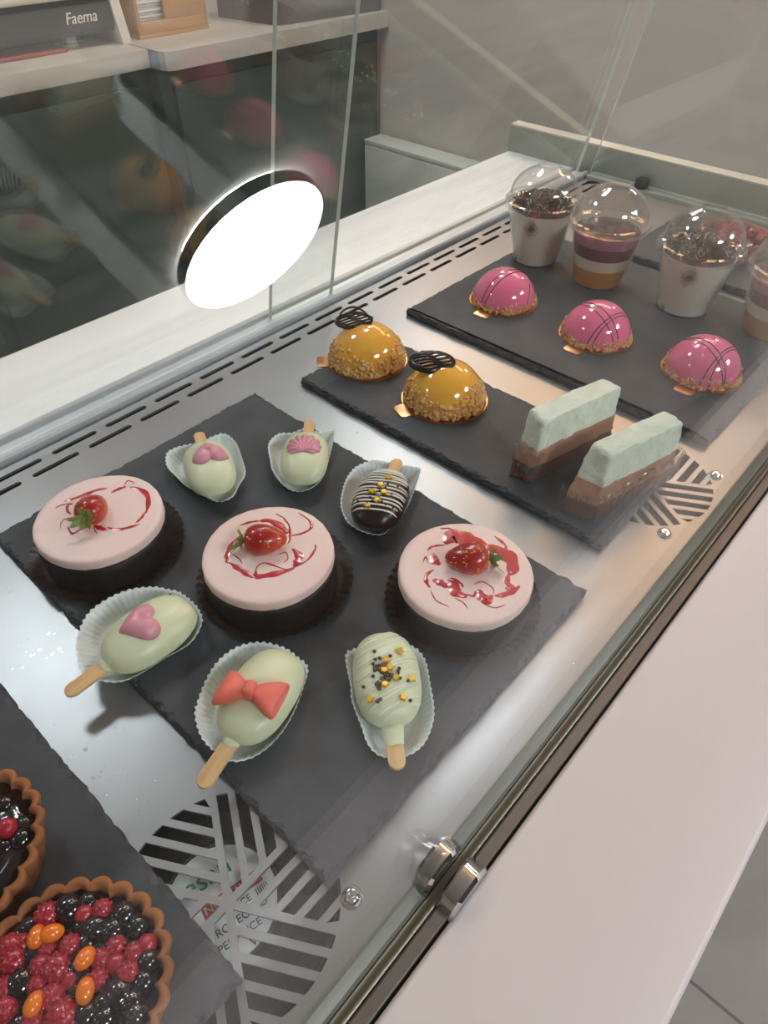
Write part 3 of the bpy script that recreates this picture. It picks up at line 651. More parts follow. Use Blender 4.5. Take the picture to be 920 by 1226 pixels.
def strawberry_part(parent, loc, ang, tilt=0.0, sc=1.0):
    bm = bmesh.new()
    prof = [(0, -1.25), (.45, -1.28), (.85, -1.08), (1.08, -.7), (1.14, -.25), (1.06, .25), (.86, .75), (.58, 1.2), (.28, 1.5), (0, 1.6)]
    P = spline([(a, 0, b) for a, b in prof], 3); lathe(bm, [(max(p.x, 0), p.z) for p in P], 28)
    for k in range(70):                      # seeds
        u = random.uniform(.06, .94); p = P[int(u * (len(P) - 1))]; a = random.uniform(0, 2 * PI)
        if p.x < .2: continue
        for f in {f for v in ball(bm, (p.x * math.cos(a), p.x * math.sin(a), p.z), .062, 1, (1, 1, 1.5)) for f in v.link_faces}: f.material_index = 1
    Mx = Matrix.Rotation(ang, 4, 'Z') @ Matrix.Rotation(PI / 2 + tilt, 4, 'Y') @ Matrix.Scale(sc, 4)
    bmesh.ops.transform(bm, matrix=Mx, verts=bm.verts)
    for v in bm.verts:
        if v.co.z < -.72: v.co.z = -.72 - (.02 if v.co.z < -.8 else 0)
        v.co.z *= .9
    s = finish(bm, 'strawberry', [M['straw'], M['straw_seed']], parent, 60, loc=loc)
    bm = bmesh.new()
    for k in range(7):
        a = 2 * PI * k / 7 + random.uniform(-.2, .2); ln = random.uniform(.8, 1.2); bk = random.random()
        pts = []
        for i in range(6):
            t = i / 5; rr = .08 + ln * .8 * t; zz = -1.36 - ln * (.15 + .75 * bk) * t
            pts.append((Vector((rr * math.cos(a), rr * math.sin(a), zz)), .26 * math.sin(PI * (t * .9 + .08)) ** .8))
        e = Vector((-math.sin(a), math.cos(a), 0)); up = Vector((0, 0, -1)); row = []
        for p, wd in pts: row.append([bm.verts.new(p + e * wd), bm.verts.new(p + up * .06), bm.verts.new(p - e * wd), bm.verts.new(p - up * .03)])
        for A, B in zip(row, row[1:]):
            for i in range(4): bm.faces.new((A[i], A[(i + 1) % 4], B[(i + 1) % 4], B[i]))
        bm.faces.new(row[-1]); bm.faces.new(row[0][::-1])
    tube(bm, [(0, 0, -1.3), (.03, .02, -1.55), (.1, .05, -1.8)], [.1, .08, .07], 7)
    bmesh.ops.transform(bm, matrix=Mx, verts=bm.verts)
    for v in bm.verts: v.co.z = max(v.co.z * .9, -.72)
    finish(bm, 'calyx', M['leaf'], s, 40)
    return s
def cheesecake(c, pc, pr, sw, straw, label, plabel, seed):
    rnd = random.Random(seed); ph = rnd.uniform(0, 6)
    pl = thing('paper_doily', plabel, 'cake paper', (pc[0], pc[1], ZS), 0, 'brown papers under the cheesecakes')
    bm = bmesh.new(); n = 240
    fl = lambda a, r, z: 1 + .013 * math.sin(a * 48) * (r > pr * .88)
    lathe(bm, [(0, 0), (pr * .86, 0), (pr * .9, .08), (pr, .42), (pr, .45), (pr * .89, .14), (pr * .85, .05), (0, .05)], n, wob=fl)
    finish(bm, 'paper_disc', M['brown_paper'], pl, 50)
    t = thing('strawberry_cheesecake', label, 'cheesecake', (c[0], c[1], ZS + .06), 0, 'small round cheesecakes')
    wb = lambda a, r, z: 1 + .010 * math.sin(3 * a + ph) + .006 * math.sin(7 * a + 2 * ph) + .005 * math.sin(19 * a)
    bm = bmesh.new(); lathe(bm, [(0, 0), (4.45, 0), (4.55, .12), (4.60, .5), (4.52, 1.2), (4.56, 1.9), (4.5, 2.3), (4.36, 2.42), (0, 2.42)], 72, wob=lambda a, r, z: wb(a, r, z) + .006 * math.sin(31 * a + z * 9) + rnd.uniform(-.006, .006) * (r > 4))
    finish(bm, 'biscuit_base', M['choc_base'], t, 50)
    wm = lambda a, r, z: 1 + (.006 * math.sin(2 * a + ph) + .005 * math.sin(5 * a) + .003 * math.sin(23 * a + z * 8)) * (r > 2)
    bm = bmesh.new(); lathe(bm, [(0, 2.3), (4.36, 2.3), (4.42, 2.46), (4.38, 2.7), (4.40, 2.95), (4.36, 3.07), (4.26, 3.13), (3.9, 3.14), (0, 3.14)], 96, wob=wm)
    finish(bm, 'mousse_top', M['mousse'], t, 50)
    bm = bmesh.new()
    for pts, w in SWIRLS[sw]: ribbon(bm, pts, w, 3.14)
    finish(bm, 'sauce_swirl', M['sauce'], t, 60)
    strawberry_part(t, (straw[0] - c[0], straw[1] - c[1], 3.80), *straw[2:])
    return t
cheesecake((12.2, 37.8), (12.15, 37.9), 5.45, 'A', (12.03, 38.0, R(42), R(18), .95), 'pink swirled cheesecake with its strawberry stem end facing the ledge', 'brown fluted paper under the cheesecake nearest the rear left corner', 3)
cheesecake((18.0, 26.4), (18.35, 26.5), 5.45, 'B', (18.15, 26.9, R(-46), 0, .98), 'middle pink swirled cheesecake, strawberry leaves pointing left', 'brown fluted paper under the middle cheesecake', 4)
cheesecake((25.6, 15.6), (25.65, 15.6), 5.3, 'C', (26.05, 15.75, R(130), 0, .98), 'pink cheesecake with heaviest red swirls, nearest the front glass', 'brown fluted paper under the cheesecake nearest the front glass', 5)

# ================================================================== cake pops in paper liners
def liner(key, zrim, label, seed):
    rnd = random.Random(seed)
    P = LINERS[key]; cx = sum(p[0] for p in P) / len(P); cy = sum(p[1] for p in P) / len(P)
    o = thing('paper_liner', label, 'paper liner', (cx, cy, ZS), 0, 'white fluted paper liners')
    C_ = spline([(x - cx, y - cy, 0) for x, y in P], 12, True)
    # resample evenly
    tot = [0.0]
    for a, b in zip(C_, C_[1:] + C_[:1]): tot.append(tot[-1] + (b - a).length)
    n = 208; ev = []; j = 0
    for i in range(n):
        s = tot[-1] * i / n
        while tot[j + 1] < s: j += 1
        k = (s - tot[j]) / max(tot[j + 1] - tot[j], 1e-6); ev.append(C_[j].lerp(C_[(j + 1) % len(C_)], k))
    bm = bmesh.new(); rings = []
    for fr, z, amp in ((.60, .02, 0), (.70, .03, .004), (.76, .12, .010), (.86, .45, .012), (.95, .80, .014), (1.0, 1.0, .015)):
        ring = []
        for i, p in enumerate(ev):
            d = p.copy(); q = fr * (1 + amp * math.cos(i * 2 * PI / 4))
            zz = z * (zrim - ZS) if z > .05 else z
            if z >= 1: zz += .04 * math.cos(i * 2 * PI / 4) + .08 * math.sin(i * .07 + seed)
            ring.append(bm.verts.new((d.x * q, d.y * q, zz)))
        rings.append(ring)
    for A, B in zip(rings, rings[1:]):
        for i in range(n): bm.faces.new((A[i], A[(i + 1) % n], B[(i + 1) % n], B[i]))
    bm.faces.new(rings[0][::-1])
    p = finish(bm, 'fluted_paper', M['paper'], o, 35)
    md = p.modifiers.new('thickness', 'SOLIDIFY'); md.thickness = .0002
    return o
A_, B_, T_ = 3.15, 2.03, 1.35                # half length, half width, half thickness of a pop
def pop_z(x, y):
    rho = min((abs(x / A_) ** 2.5 + abs(y / B_) ** 2.5) ** (1 / 2.5), 1)
    return T_ * (1 - rho ** 2.7) ** .5
def pop_body(bm):
    n = 64; rings = [];
    rs = [0, .15, .3, .45, .58, .7, .8, .88, .94, .98, 1.0]
    def ring(q, sgn):
        if q == 0: return [bm.verts.new((0, 0, sgn * T_))]
        out = []
        for i in range(n):
            a = 2 * PI * i / n; c, s = math.cos(a), math.sin(a); e = 2 / 2.5
            x = A_ * q * math.copysign(abs(c) ** e, c); y = B_ * q * math.copysign(abs(s) ** e, s)
            out.append(bm.verts.new((x, y, sgn * (pop_z(x, y) if q < 1 else 0) * (1 if sgn > 0 else .82))))
        return out
    up = [ring(q, 1) for q in rs]; dn = [ring(q, -1) for q in rs[:-1]][::-1]
    seq = up + dn
    for A, B in zip(seq, seq[1:]):
        for i in range(n):
            j = (i + 1) % n
            if len(A) == 1: bm.faces.new((A[0], B[i], B[j]))
            elif len(B) == 1: bm.faces.new((A[i], A[j], B[0]))
            else: bm.faces.new((A[i], A[j], B[j], B[i]))
def cake_pop(c, ang, label, body='mint', stick=2.6, scale=1.0, tilt=0.0, lift=1.32):
    t = thing('cake_pop', label, 'cake pop', (c[0], c[1], ZS + lift), ang, 'cake pops on sticks')
    t.rotation_euler = (0, tilt, ang); t.scale = (scale,) * 3
    bm = bmesh.new(); pop_body(bm)
    ball(bm, (A_ + .02, 0, -.1), 1, 2, (.42, .55, .32))
    finish(bm, 'cake_body', M[body], t, 180)
    bm = bmesh.new(); r = .48; x1 = A_ + stick
    pts = [(A_ - .6, -r), (x1 - r, -r)] + [(x1 - r + r * math.cos(a), r * math.sin(a)) for a in [(-75 + 15 * i) * PI / 180 for i in range(11)]] + [(x1 - r, r), (A_ - .6, r)]
    prism(bm, pts, -.2, .02, .05)
    finish(bm, 'wooden_stick', M['wood'], t, 40)
    return t
def to_local(c, ang, x, y):
    dx, dy = x - c[0], y - c[1]
    return dx * math.cos(ang) + dy * math.sin(ang), -dx * math.sin(ang) + dy * math.cos(ang)
def heart(t, x0, y0, size, rot):
    """puffed heart, its tip along +x of rot"""
    bm = bmesh.new(); n = 48; seq = []
    def hp(a):
        X = 16 * math.sin(a) ** 3; Y = 13 * math.cos(a) - 5 * math.cos(2 * a) - 2 * math.cos(3 * a) - math.cos(4 * a)
        v = Vector((-(Y + 2) / 17, X / 17)); return v * .72 + Vector((-math.cos(a) * .86 - .02, math.sin(a) * .95)) * .28
    for q in (0.001, .3, .55, .75, .88, .96, 1.0):
        ring = []
        for i in range(n):
            p = hp(2 * PI * i / n) * q * size
            x, y = p.x * math.cos(rot) - p.y * math.sin(rot), p.x * math.sin(rot) + p.y * math.cos(rot)
            crease = 1 - .35 * max(0, 1 - abs(hp(2 * PI * i / n).y * q) * 4) * (hp(2 * PI * i / n).x * q < .0)
            ring.append(bm.verts.new((x0 + x, y0 + y, pop_z(x0 + x, y0 + y) - .05 + .66 * (1 - q ** 2.6) ** .5 * crease)))
        seq.append(ring)
    for A, B in zip(seq, seq[1:]):
        for i in range(n): bm.faces.new((A[i], A[(i + 1) % n], B[(i + 1) % n], B[i]))
    bm.faces.new(seq[0]); bm.faces.new(seq[-1][::-1])
    finish(bm, 'chocolate_heart', M['pink_choc'], t, 180)
def shell(t, x0, y0):
    """ribbed scallop, hinge at -x, fan opening towards +x"""
    bm = bmesh.new(); n = 90; am = R(100); hx = x0 - 1.15; seq = []
    Rf = lambda a: 2.3 * math.cos(a * .70) ** .75 * (1 + .03 * math.cos(a * 18))
    for q in (0.0, .12, .25, .4, .55, .7, .82, .92, .98, 1.0):
        row = []
        for i in range(n + 1):
            a = -am + 2 * am * i / n; rr = q * Rf(a)
            x, y = hx + rr * math.cos(a), y0 + rr * math.sin(a) * .92
            edge = (1 - q ** 4) ** .5 * (1 - (abs(a) / am) ** 4 * .6)
            z = pop_z(x, y) - .03 + .42 * edge * min(1, .45 + q * 1.3) + .055 * math.cos(a * 18) * min(q * 2, 1) * (q < 1)
            row.append(bm.verts.new((x, y, z)))
        seq.append(row)
    for A, B in zip(seq, seq[1:]):
        for i in range(n): bm.faces.new((A[i], A[i + 1], B[i + 1], B[i]))
    bmesh.ops.remove_doubles(bm, verts=bm.verts, dist=.004)
    edge = [e for e in bm.edges if e.is_boundary]
    ex = bmesh.ops.extrude_edge_only(bm, edges=edge)
    for v in [g for g in ex['geom'] if isinstance(g, bmesh.types.BMVert)]: v.co.z -= .35
    finish(bm, 'chocolate_shell', M['pink_choc'], t, 70)
def bow(t, x0, y0, rot):
    b = bpy.data.objects.new('fondant_bow', None)
    bm = bmesh.new()
    Mx = Matrix.Translation((x0, y0, pop_z(x0, y0) - .02)) @ Matrix.Rotation(rot, 4, 'Z')
    def wing(sg, droop, lean):
        secs = [(.12, .36, .34), (.45, .52, .42), (.9, .80, .52), (1.35, 1.05, .56), (1.72, 1.14, .50), (1.78, 1.08, .42)]
        rings = []; n = 24
        for x, w, h in secs:
            ring = []
            for i in range(n):
                a = 2 * PI * i / n; c, s = math.cos(a), math.sin(a)
                ring.append(bm.verts.new((sg * x + lean * w * math.copysign(abs(c) ** .7, c) * x * .22, w * math.copysign(abs(c) ** .8, c), .44 + h * math.copysign(abs(s) ** .8, s) - droop * x * x)))
            rings.append(ring)
        x, w, h = 1.45, .88, .26                                         # hollow of the loop
        rings.append([bm.verts.new((sg * x + lean * w * math.cos(2 * PI * i / n) * x * .22, w * math.cos(2 * PI * i / n), .44 + h * math.sin(2 * PI * i / n) - droop * x * x)) for i in range(n)])
        for A, B in zip(rings, rings[1:]):
            for i in range(n): bm.faces.new((A[i], A[(i + 1) % n], B[(i + 1) % n], B[i]))
        bm.faces.new(rings[0][::-1]); bm.faces.new(rings[-1])
        for k in range(n): pass
    wing(-1, .10, .3); wing(1, .12, .3)
    box(bm, -.36, .36, -.46, .46, .0, 1.06, .24, 3)
    bmesh.ops.transform(bm, matrix=Mx, verts=bm.verts)
    finish(bm, 'fondant_bow', M['coral'], t, 60)
def drizzle(t, m, lines, rad):
    bm = bmesh.new()
    for pts in lines:
        P = [(x, y, pop_z(x, y) + rad * .15) for x, y in pts]
        if len(P) > 2: tube(bm, P, [rad * .5] + [rad] * (len(P) - 2) + [rad * .5], 7, .7)
    finish(bm, 'chocolate_drizzle', m, t, 60)
def cross_lines(x_from, x_to, n, ang, wav, seed, lo=-1.0, hi=1.0):
    rnd = random.Random(seed); out = []
    for k in range(n):
        x0 = x_from + (x_to - x_from) * k / max(n - 1, 1) + rnd.uniform(-.05, .05); da = ang + rnd.uniform(-.05, .05); pts = []
        for i in range(25):
            s = -2.6 + 5.2 * i / 24
            x = x0 + s * math.cos(da) - wav * (s / 2) ** 2; y = s * math.sin(da)
            if (abs(x / A_) ** 2.5 + abs(y / B_) ** 2.5) ** .4 < .985: pts.append((x, y))
        if len(pts) > 3: out.append(pts)
    return out
bead_me = None; star_me = None
def sprinkles(t, c, ang, beads, stars, br=.115, sr=.25, sc=1.0):
    global bead_me, star_me
    def put(name, me_, x, y, r, m, label=None):
        lx, ly = to_local(c, ang, x, y); lx /= sc; ly /= sc
        q = (abs(lx / A_) ** 2.5 + abs(ly / B_) ** 2.5) ** .4
        if q > .95: lx *= .95 / q; ly *= .95 / q
        o = link(bpy.data.objects.new(name, me_)); o.parent = t
        o.location = (lx * S, ly * S, (pop_z(lx, ly) + r * .55) * S); o.rotation_euler = (random.uniform(-.3, .3), random.uniform(-.3, .3), random.uniform(0, 3))
        o.scale = (r * S,) * 3
    if bead_me is None:
        bm = bmesh.new(); bmesh.ops.create_icosphere(bm, subdivisions=2, radius=1)
        bead_me = bpy.data.meshes.new('sugar_bead'); bm.to_mesh(bead_me); bm.free(); bead_me.materials.append(M['bead'])
        for p in bead_me.polygons: p.use_smooth = True
        bm = bmesh.new()
        pts = [((1.0 if i % 2 == 0 else .5) * math.cos(i * PI / 5), (1.0 if i % 2 == 0 else .5) * math.sin(i * PI / 5)) for i in range(10)]
        prism(bm, pts, -.4, .4, .18); star_me = bpy.data.meshes.new('sugar_star'); bm.to_mesh(star_me); bm.free(); star_me.materials.append(M['gold_star'])
    for x, y in beads: put('sugar_bead', bead_me, x, y, br, None)
    for x, y in stars: put('sugar_star', star_me, x, y, sr, None)

liner('hf', 2.0, 'white fluted liner under the pale pop with the heart and protruding stick at slate edge', 1)
liner('bw', 2.0, 'white fluted liner under the pop with the coral bow', 2)
liner('dz', 1.9, 'white fluted liner under the drizzled pale pop near the front glass', 3)
liner('hb', 1.9, 'white fluted liner under the heart pop at the back edge of the slate', 4)
liner('sh', 1.9, 'white fluted liner under the pop with the pink shell', 5)
liner('dk', 2.0, 'white fluted liner under the striped dark chocolate pop', 6)
p = cake_pop((9.3, 28.05), R(180), 'pale green cake pop with pink heart, stick reaching over the slate edge', stick=2.7)
lx, ly = to_local((9.3, 28.05), R(180), 8.95, 28.1); heart(p, lx, ly, 1.48, R(161 - 180))
bm = bmesh.new(); ball(bm, (0, 0, 0), .11, 2, (1, .8, .6)); o = finish(bm, 'air_bubble', M['dark_choc'], p, 180); lx, ly = to_local((9.3, 28.05), R(180), 11.8, 29.2); o.location = (lx * S, ly * S, (pop_z(lx, ly)) * S)
cb = (11.15, 19.45)
p = cake_pop(cb, R(197), 'pale green cake pop with a coral red bow', stick=2.9)
lx, ly = to_local(cb, R(197), 10.35, 19.15); bow(p, lx, ly, R(-62 - 197))
cd = (16.95, 14.75); ad = R(228)
p = cake_pop(cd, ad, 'pale green cake pop with drizzle lines and gold and brown sprinkles', stick=2.5)
ln = []
for x0 in (-2.6, -1.75, -.9, -.1, .75, 1.6, 2.5):
    ln += cross_lines(x0, x0 + .22, 2, R(112), 0, int(x0 * 9) + 50)
drizzle(p, M['drizzle_pale'], ln, .07)
bm = bmesh.new(); tube(bm, [(2.6, 0, -.1), (3.3, 0, -.1), (3.9, 0, -.1), (4.3, .05, -.1)], [.75, .62, .56, .5], 12, .45); finish(bm, 'coated_neck', M['mint'], p, 60)
sprinkles(p, cd, ad, DZB, DZG)
ch = (21.75, 38.1)
p = cake_pop(ch, R(63), 'pale green cake pop with upside down pink heart at the back edge', stick=2.1, scale=.97)
lx, ly = to_local(ch, R(63), 22.0, 38.05); heart(p, lx + .25, ly, 1.55, 0)
cs = (27.75, 33.4)
p = cake_pop(cs, R(42), 'pale green cake pop with a ribbed pink shell', stick=2.5, scale=.95)
shell(p, .45, 0)
ck = (28.25, 25.5); ak = R(26)
p = cake_pop(ck, ak, 'dark chocolate cake pop with white stripes and gold stars', 'dark_choc', stick=2.0, scale=1.0)
drizzle(p, M['white_choc'], cross_lines(-2.15, 3.0, 15, R(96), -.18, 11), .085)
sprinkles(p, ck, ak, DKB, DKG, .1, .28)

# ================================================================== glazed domes
def gold_card(c, rad, tab_dir, label, grp='gold cards under the domes'):
    t = thing('gold_card', label, 'cake card', (c[0], c[1], ZS), R(tab_dir), grp)
    pts = []
    w = .95; a0 = math.asin(w / rad)
    for i in range(61):
        a = a0 + (2 * PI - 2 * a0) * i / 60; pts.append((rad * math.cos(a), rad * math.sin(a)))
    tip = rad + 1.0
    pts += [(tip - .25, -w), (tip, -w + .25), (tip, w - .25), (tip - .25, w)]
    bm = bmesh.new(); prism(bm, pts, 0, .09, .02)
    finish(bm, 'card_disc', M['gold'], t, 30)
def dome_shape(a, h): return [(0, 0), (a * .94, 0), (a * .985, .12)] + [(a * math.cos(q), .12 + (h - .12) * math.sin(q)) for q in [i * PI / 2 / 18 for i in range(1, 18)]] + [(0, h)]
def crumbs(parent, a, h, zmax, n, seed, size=(.14, .30)):
    rnd = random.Random(seed); bm = bmesh.new()
    for k in range(n):
        th = rnd.uniform(0, 2 * PI); u = rnd.random() ** 1.6
        z = .08 + (zmax * (1 + .25 * math.sin(th * 3 + seed))) * u
        rr = a * math.sqrt(max(1 - ((z - .12) / (h - .12)) ** 2, .1)) if z > .12 else a
        s = rnd.uniform(*size) * (1 - .35 * u)
        Mx = Matrix.Rotation(rnd.uniform(0, 3), 4, 'X') @ Matrix.Rotation(rnd.uniform(0, 3), 4, 'Z')
        vs = ball(bm, (0, 0, 0), s, 1, (1, rnd.uniform(.6, 1), rnd.uniform(.5, .9)), Mx, .22)
        bmesh.ops.translate(bm, vec=((rr + .02) * math.cos(th), (rr + .02) * math.sin(th), max(z, s * .55)), verts=vs)
    finish(bm, 'crumb_coating', M['crumb'], parent, 0, kind='stuff')
def plane_stripe(bm, tri, a, h, rad):
    P = [Vector((p[0] / a, p[1] / a, (p[2]) / h)) for p in tri]
    n = (P[1] - P[0]).cross(P[2] - P[0]).normalized(); d = n.dot(P[0])
    if abs(d) > .98: return
    rr = math.sqrt(1 - d * d); u = n.orthogonal().normalized(); v = n.cross(u); N = 96
    run = []; pts = [n * d + (u * math.cos(2 * PI * i / N) + v * math.sin(2 * PI * i / N)) * rr for i in range(N)]
    st = next((i for i in range(N) if pts[i].z < .1), 0)
    for i in range(N + 1):
        q = pts[(st + i) % N]
        if q.z > .13: run.append(Vector((q.x * a, q.y * a, q.z * h)) * 1.004)
        elif run:
            if len(run) > 3: tube(bm, run, rad, 6, .8)
            run = []
A_P, H_P = 3.55, 3.55
domes = [((63.3, 38.4), 'pink glazed dome with dark stripes in front of the first cup, deepest in the case'), ((63.6, 26.8), 'pink glazed dome with crossed dark stripes, middle of its row'), ((64.4, 15.5), 'pink glazed dome with dark stripes nearest the customer side')]
for k, (c, lb) in enumerate(domes):
    gold_card((c[0], c[1]), 3.85, 180 + (2, -2, 3)[k], ('gold tabbed card under the deepest pink dome', 'gold tabbed card under the middle pink dome', 'gold tabbed card under the pink dome nearest the ledge')[k])
    t = thing('pink_dome_cake', lb, 'cake', (c[0], c[1], ZS + .1), 0, 'pink glazed dome cakes')
    bm = bmesh.new(); lathe(bm, dome_shape(A_P, H_P), 64); finish(bm, 'glazed_dome', M['pink_glaze'], t, 180)
    crumbs(t, A_P, H_P, .95, 330, 20 + k, (.13, .26))
    bm = bmesh.new()
    for tri in DOME_STRIPES[k]: plane_stripe(bm, tri, A_P, H_P, .055)
    finish(bm, 'chocolate_stripe', M['curl'], t, 60)
A_O, H_O = 3.65, 3.7
for k, (c, lb, pk) in enumerate((((43.75, 41.4), 'orange glazed dome with looped chocolate curl, closest to the deck slots', (43.4, 42.8)), ((43.65, 31.4), 'orange glazed dome with flat chocolate lattice, beside the mousse slices', (42.8, 32.5)))):
    gold_card(c, 4.05, (140, 160)[k], ('gold tabbed card under the orange dome by the deck slots', 'gold tabbed card under the orange dome by the mousse slices')[k])
    t = thing('orange_dome_cake', lb, 'cake', (c[0], c[1], ZS + .1), 0, 'orange glazed dome cakes')
    bm = bmesh.new(); lathe(bm, dome_shape(A_O, H_O), 64); finish(bm, 'glazed_dome', M['orange_glaze'], t, 180)
    crumbs(t, A_O, H_O, 1.9, 600, 30 + k, (.18, .38))
    bm = bmesh.new(); rnd = random.Random(40 + k)
    long_, wid = (2.0, 1.05) if k else (1.75, .85)
    ring = [(long_ * math.cos(a), wid * math.sin(a), 0) for a in [2 * PI * i / 40 for i in range(41)]]
    tube(bm, ring, .15, 8, .8)
    tube(bm, [(x * .93, y * .9, z + .06) for x, y, z in ring], .1, 8, .8)
    for i in range(8):
        y0 = -wid * .85 + wid * 1.7 * i / 7; hw = long_ * math.sqrt(max(1 - (y0 / wid) ** 2, .02))
        tube(bm, [(-hw + 2 * hw * s / 12, y0 + .14 * math.sin(s * .8 + i), .1 * math.sin(PI * s / 12)) for s in range(13)], .125 if k else .1, 8, .8)
    if k == 0:
        tube(bm, spline([(-1.5, .2, .1), (-1.0, .7, .7), (0, .9, 1.0), (1.0, .6, .7), (1.7, .0, .2)], 6), .1, 8)
        tube(bm, spline([(-1.8, -.3, .1), (-.6, .3, .8), (.7, .4, .8), (1.9, .2, .1)], 6), .09, 8)
    lx, ly = pk[0] - c[0], pk[1] - c[1]
    pos = Vector((lx, ly, .12 + (H_O - .12) * math.sqrt(max(1 - (lx / A_O) ** 2 - (ly / A_O) ** 2, 0)))); nrm = Vector((-.42, -.30, 1)).normalized(); pos.z += .25
    q = Vector((0, 0, 1)).rotation_difference(nrm)
    bmesh.ops.transform(bm, matrix=Matrix.Translation(pos + nrm * .12) @ q.to_matrix().to_4x4() @ Matrix.Rotation(R((-48, -52)[k]), 4, 'Z'), verts=bm.verts)
    finish(bm, 'chocolate_curl', M['curl'], t, 60)

# ================================================================== mousse slices
def slice_layer(bm, qb, qt, z0, z1, seed, rough, bev):
    """four-cornered block between two corner rings, sides gently torn"""
    rnd = random.Random(seed); nx, nz = 26, 7
    cb = sum((Vector(p) for p in qb), Vector((0, 0))) / 4
    def ringpts(f, shrink=0.0):
        c = [Vector(a).lerp(Vector(b), f) for a, b in zip(qb, qt)]
        if shrink:
            m = sum(c, Vector((0, 0))) / 4; c = [p + (m - p).normalized() * shrink * 1.4 for p in c]
        out = []
        for i in range(4):
            a, b = c[i], c[(i + 1) % 4]; n = nx if i % 2 == 0 else 9
            for k in range(n): out.append(a.lerp(b, k / n))
        m = len(out); sm = []
        for i in range(m):                    # rounded corners
            sm.append(out[i] * .5 + (out[i - 1] + out[(i + 1) % m]) * .25)
        return sm
    rings = []; n0 = len(ringpts(0)); ph = [rnd.uniform(0, 6) for _ in range(4)]
    levels = [(0, .05), (.06, 0)] + [(k / nz, 0) for k in range(1, nz)] + ([(.9, 0), (.96, bev * .35), (1.0, bev)] if bev else [(1.0, .02)])
    for f, sh in levels:
        ring = []
        for i, p in enumerate(ringpts(f, sh)):
            d = (p - cb).normalized(); w = rough * (math.sin(i * .9 + ph[0] + f * 5) * .35 + math.sin(i * 2.1 + ph[1] - f * 9) * .25 + rnd.uniform(-.4, .4)) * (1 if 0 < f < 1 else .5)
            zz = z0 + (z1 - z0) * f + (.10 * math.sin(i * .31 + ph[2]) * (.4 if bev else 1) if 0.9 < f else 0)
            q = p + d * w; ring.append(bm.verts.new((q.x, q.y, zz)))
        rings.append(ring)
    for A, B in zip(rings, rings[1:]):
        for i in range(n0): bm.faces.new((A[i], A[(i + 1) % n0], B[(i + 1) % n0], B[i]))
    bm.faces.new(rings[0][::-1]); bm.faces.new(rings[-1])
def mousse_slice(label, base, top, zt, seed, filmpath, z_split=(1.45, 3.1)):
    cx = sum(p[0] for p in base) / 4; cy = sum(p[1] for p in base) / 4
    t = thing('mousse_slice', label, 'cake slice', (cx, cy, ZS), 0, 'layered mousse slices')
    B = [(x - cx, y - cy) for x, y in base]; T = [(x - cx, y - cy) for x, y in top]
    mixq = lambda f: [tuple(Vector(a).lerp(Vector(b), f)) for a, b in zip(B, T)]
    z1, z2 = z_split; h = zt
    for nm, za, zb, m, rg, bv in (('dark_layer', 0, z1, 'mousse_dark', .16, 0), ('milk_layer', z1 - .06, z2, 'mousse_milk', .13, 0), ('mint_layer', z2 - .06, h, 'mousse_mint', .15, .2)):
        bm = bmesh.new(); slice_layer(bm, mixq(za / h), mixq(zb / h), za, zb, seed, rg, bv); seed += 1
        finish(bm, nm, M[m], t, 60)
    if filmpath:
        pts, za, zb = filmpath; rnd = random.Random(seed)
        P = spline([(x - cx, y - cy, 0) for x, y in pts], 22); bm = bmesh.new(); lo, mid, hi = [], [], []
        for i, p in enumerate(P):
            tn = (P[min(i + 1, len(P) - 1)] - P[max(i - 1, 0)]).normalized(); nr = Vector((-tn.y, tn.x, 0))
            w = .10 * math.sin(i * 1.1) + rnd.uniform(-.08, .08)
            lo.append(bm.verts.new(p + nr * w * .4 + Vector((0, 0, za)))); mid.append(bm.verts.new(p + nr * w + Vector((0, 0, (za + zb) / 2)))); hi.append(bm.verts.new(p - nr * (.12) + nr * w + Vector((0, 0, zb + .08 * math.sin(i)))))
        for A, Bq in ((lo, mid), (mid, hi)):
            for i in range(len(P) - 1): bm.faces.new((A[i], A[i + 1], Bq[i + 1], Bq[i]))
        o = finish(bm, 'acetate_film', M['film'], t, 25, label='clear crinkled film strip'); md = o.modifiers.new('thickness', 'SOLIDIFY'); md.thickness = .0002
mousse_slice('three layer mousse slice with mint top standing behind the other slice', [(38.8, 18.9), (48.3, 16.6), (48.6, 18.8), (38.7, 20.8)], [(39.5, 18.9), (48.0, 16.9), (48.3, 18.7), (40.4, 20.8)], 5.75, 60, ([(39.5, 21.0), (38.95, 20.6), (38.85, 19.5), (39.1, 18.75), (39.6, 18.6)], .9, 3.0))
mousse_slice('three layer mousse slice with mint top in crinkled film, nearest the front glass', [(38.6, 12.9), (47.5, 10.6), (48.2, 13.2), (37.9, 15.6)], [(39.9, 13.3), (47.4, 11.2), (48.1, 13.0), (40.3, 15.2)], 5.4, 70, ([(37.8, 15.6), (37.7, 14.2), (38.4, 12.8), (40.6, 12.1), (44, 11.4), (47.3, 10.5), (47.9, 11.2)], .15, 2.75), (1.2, 2.75))

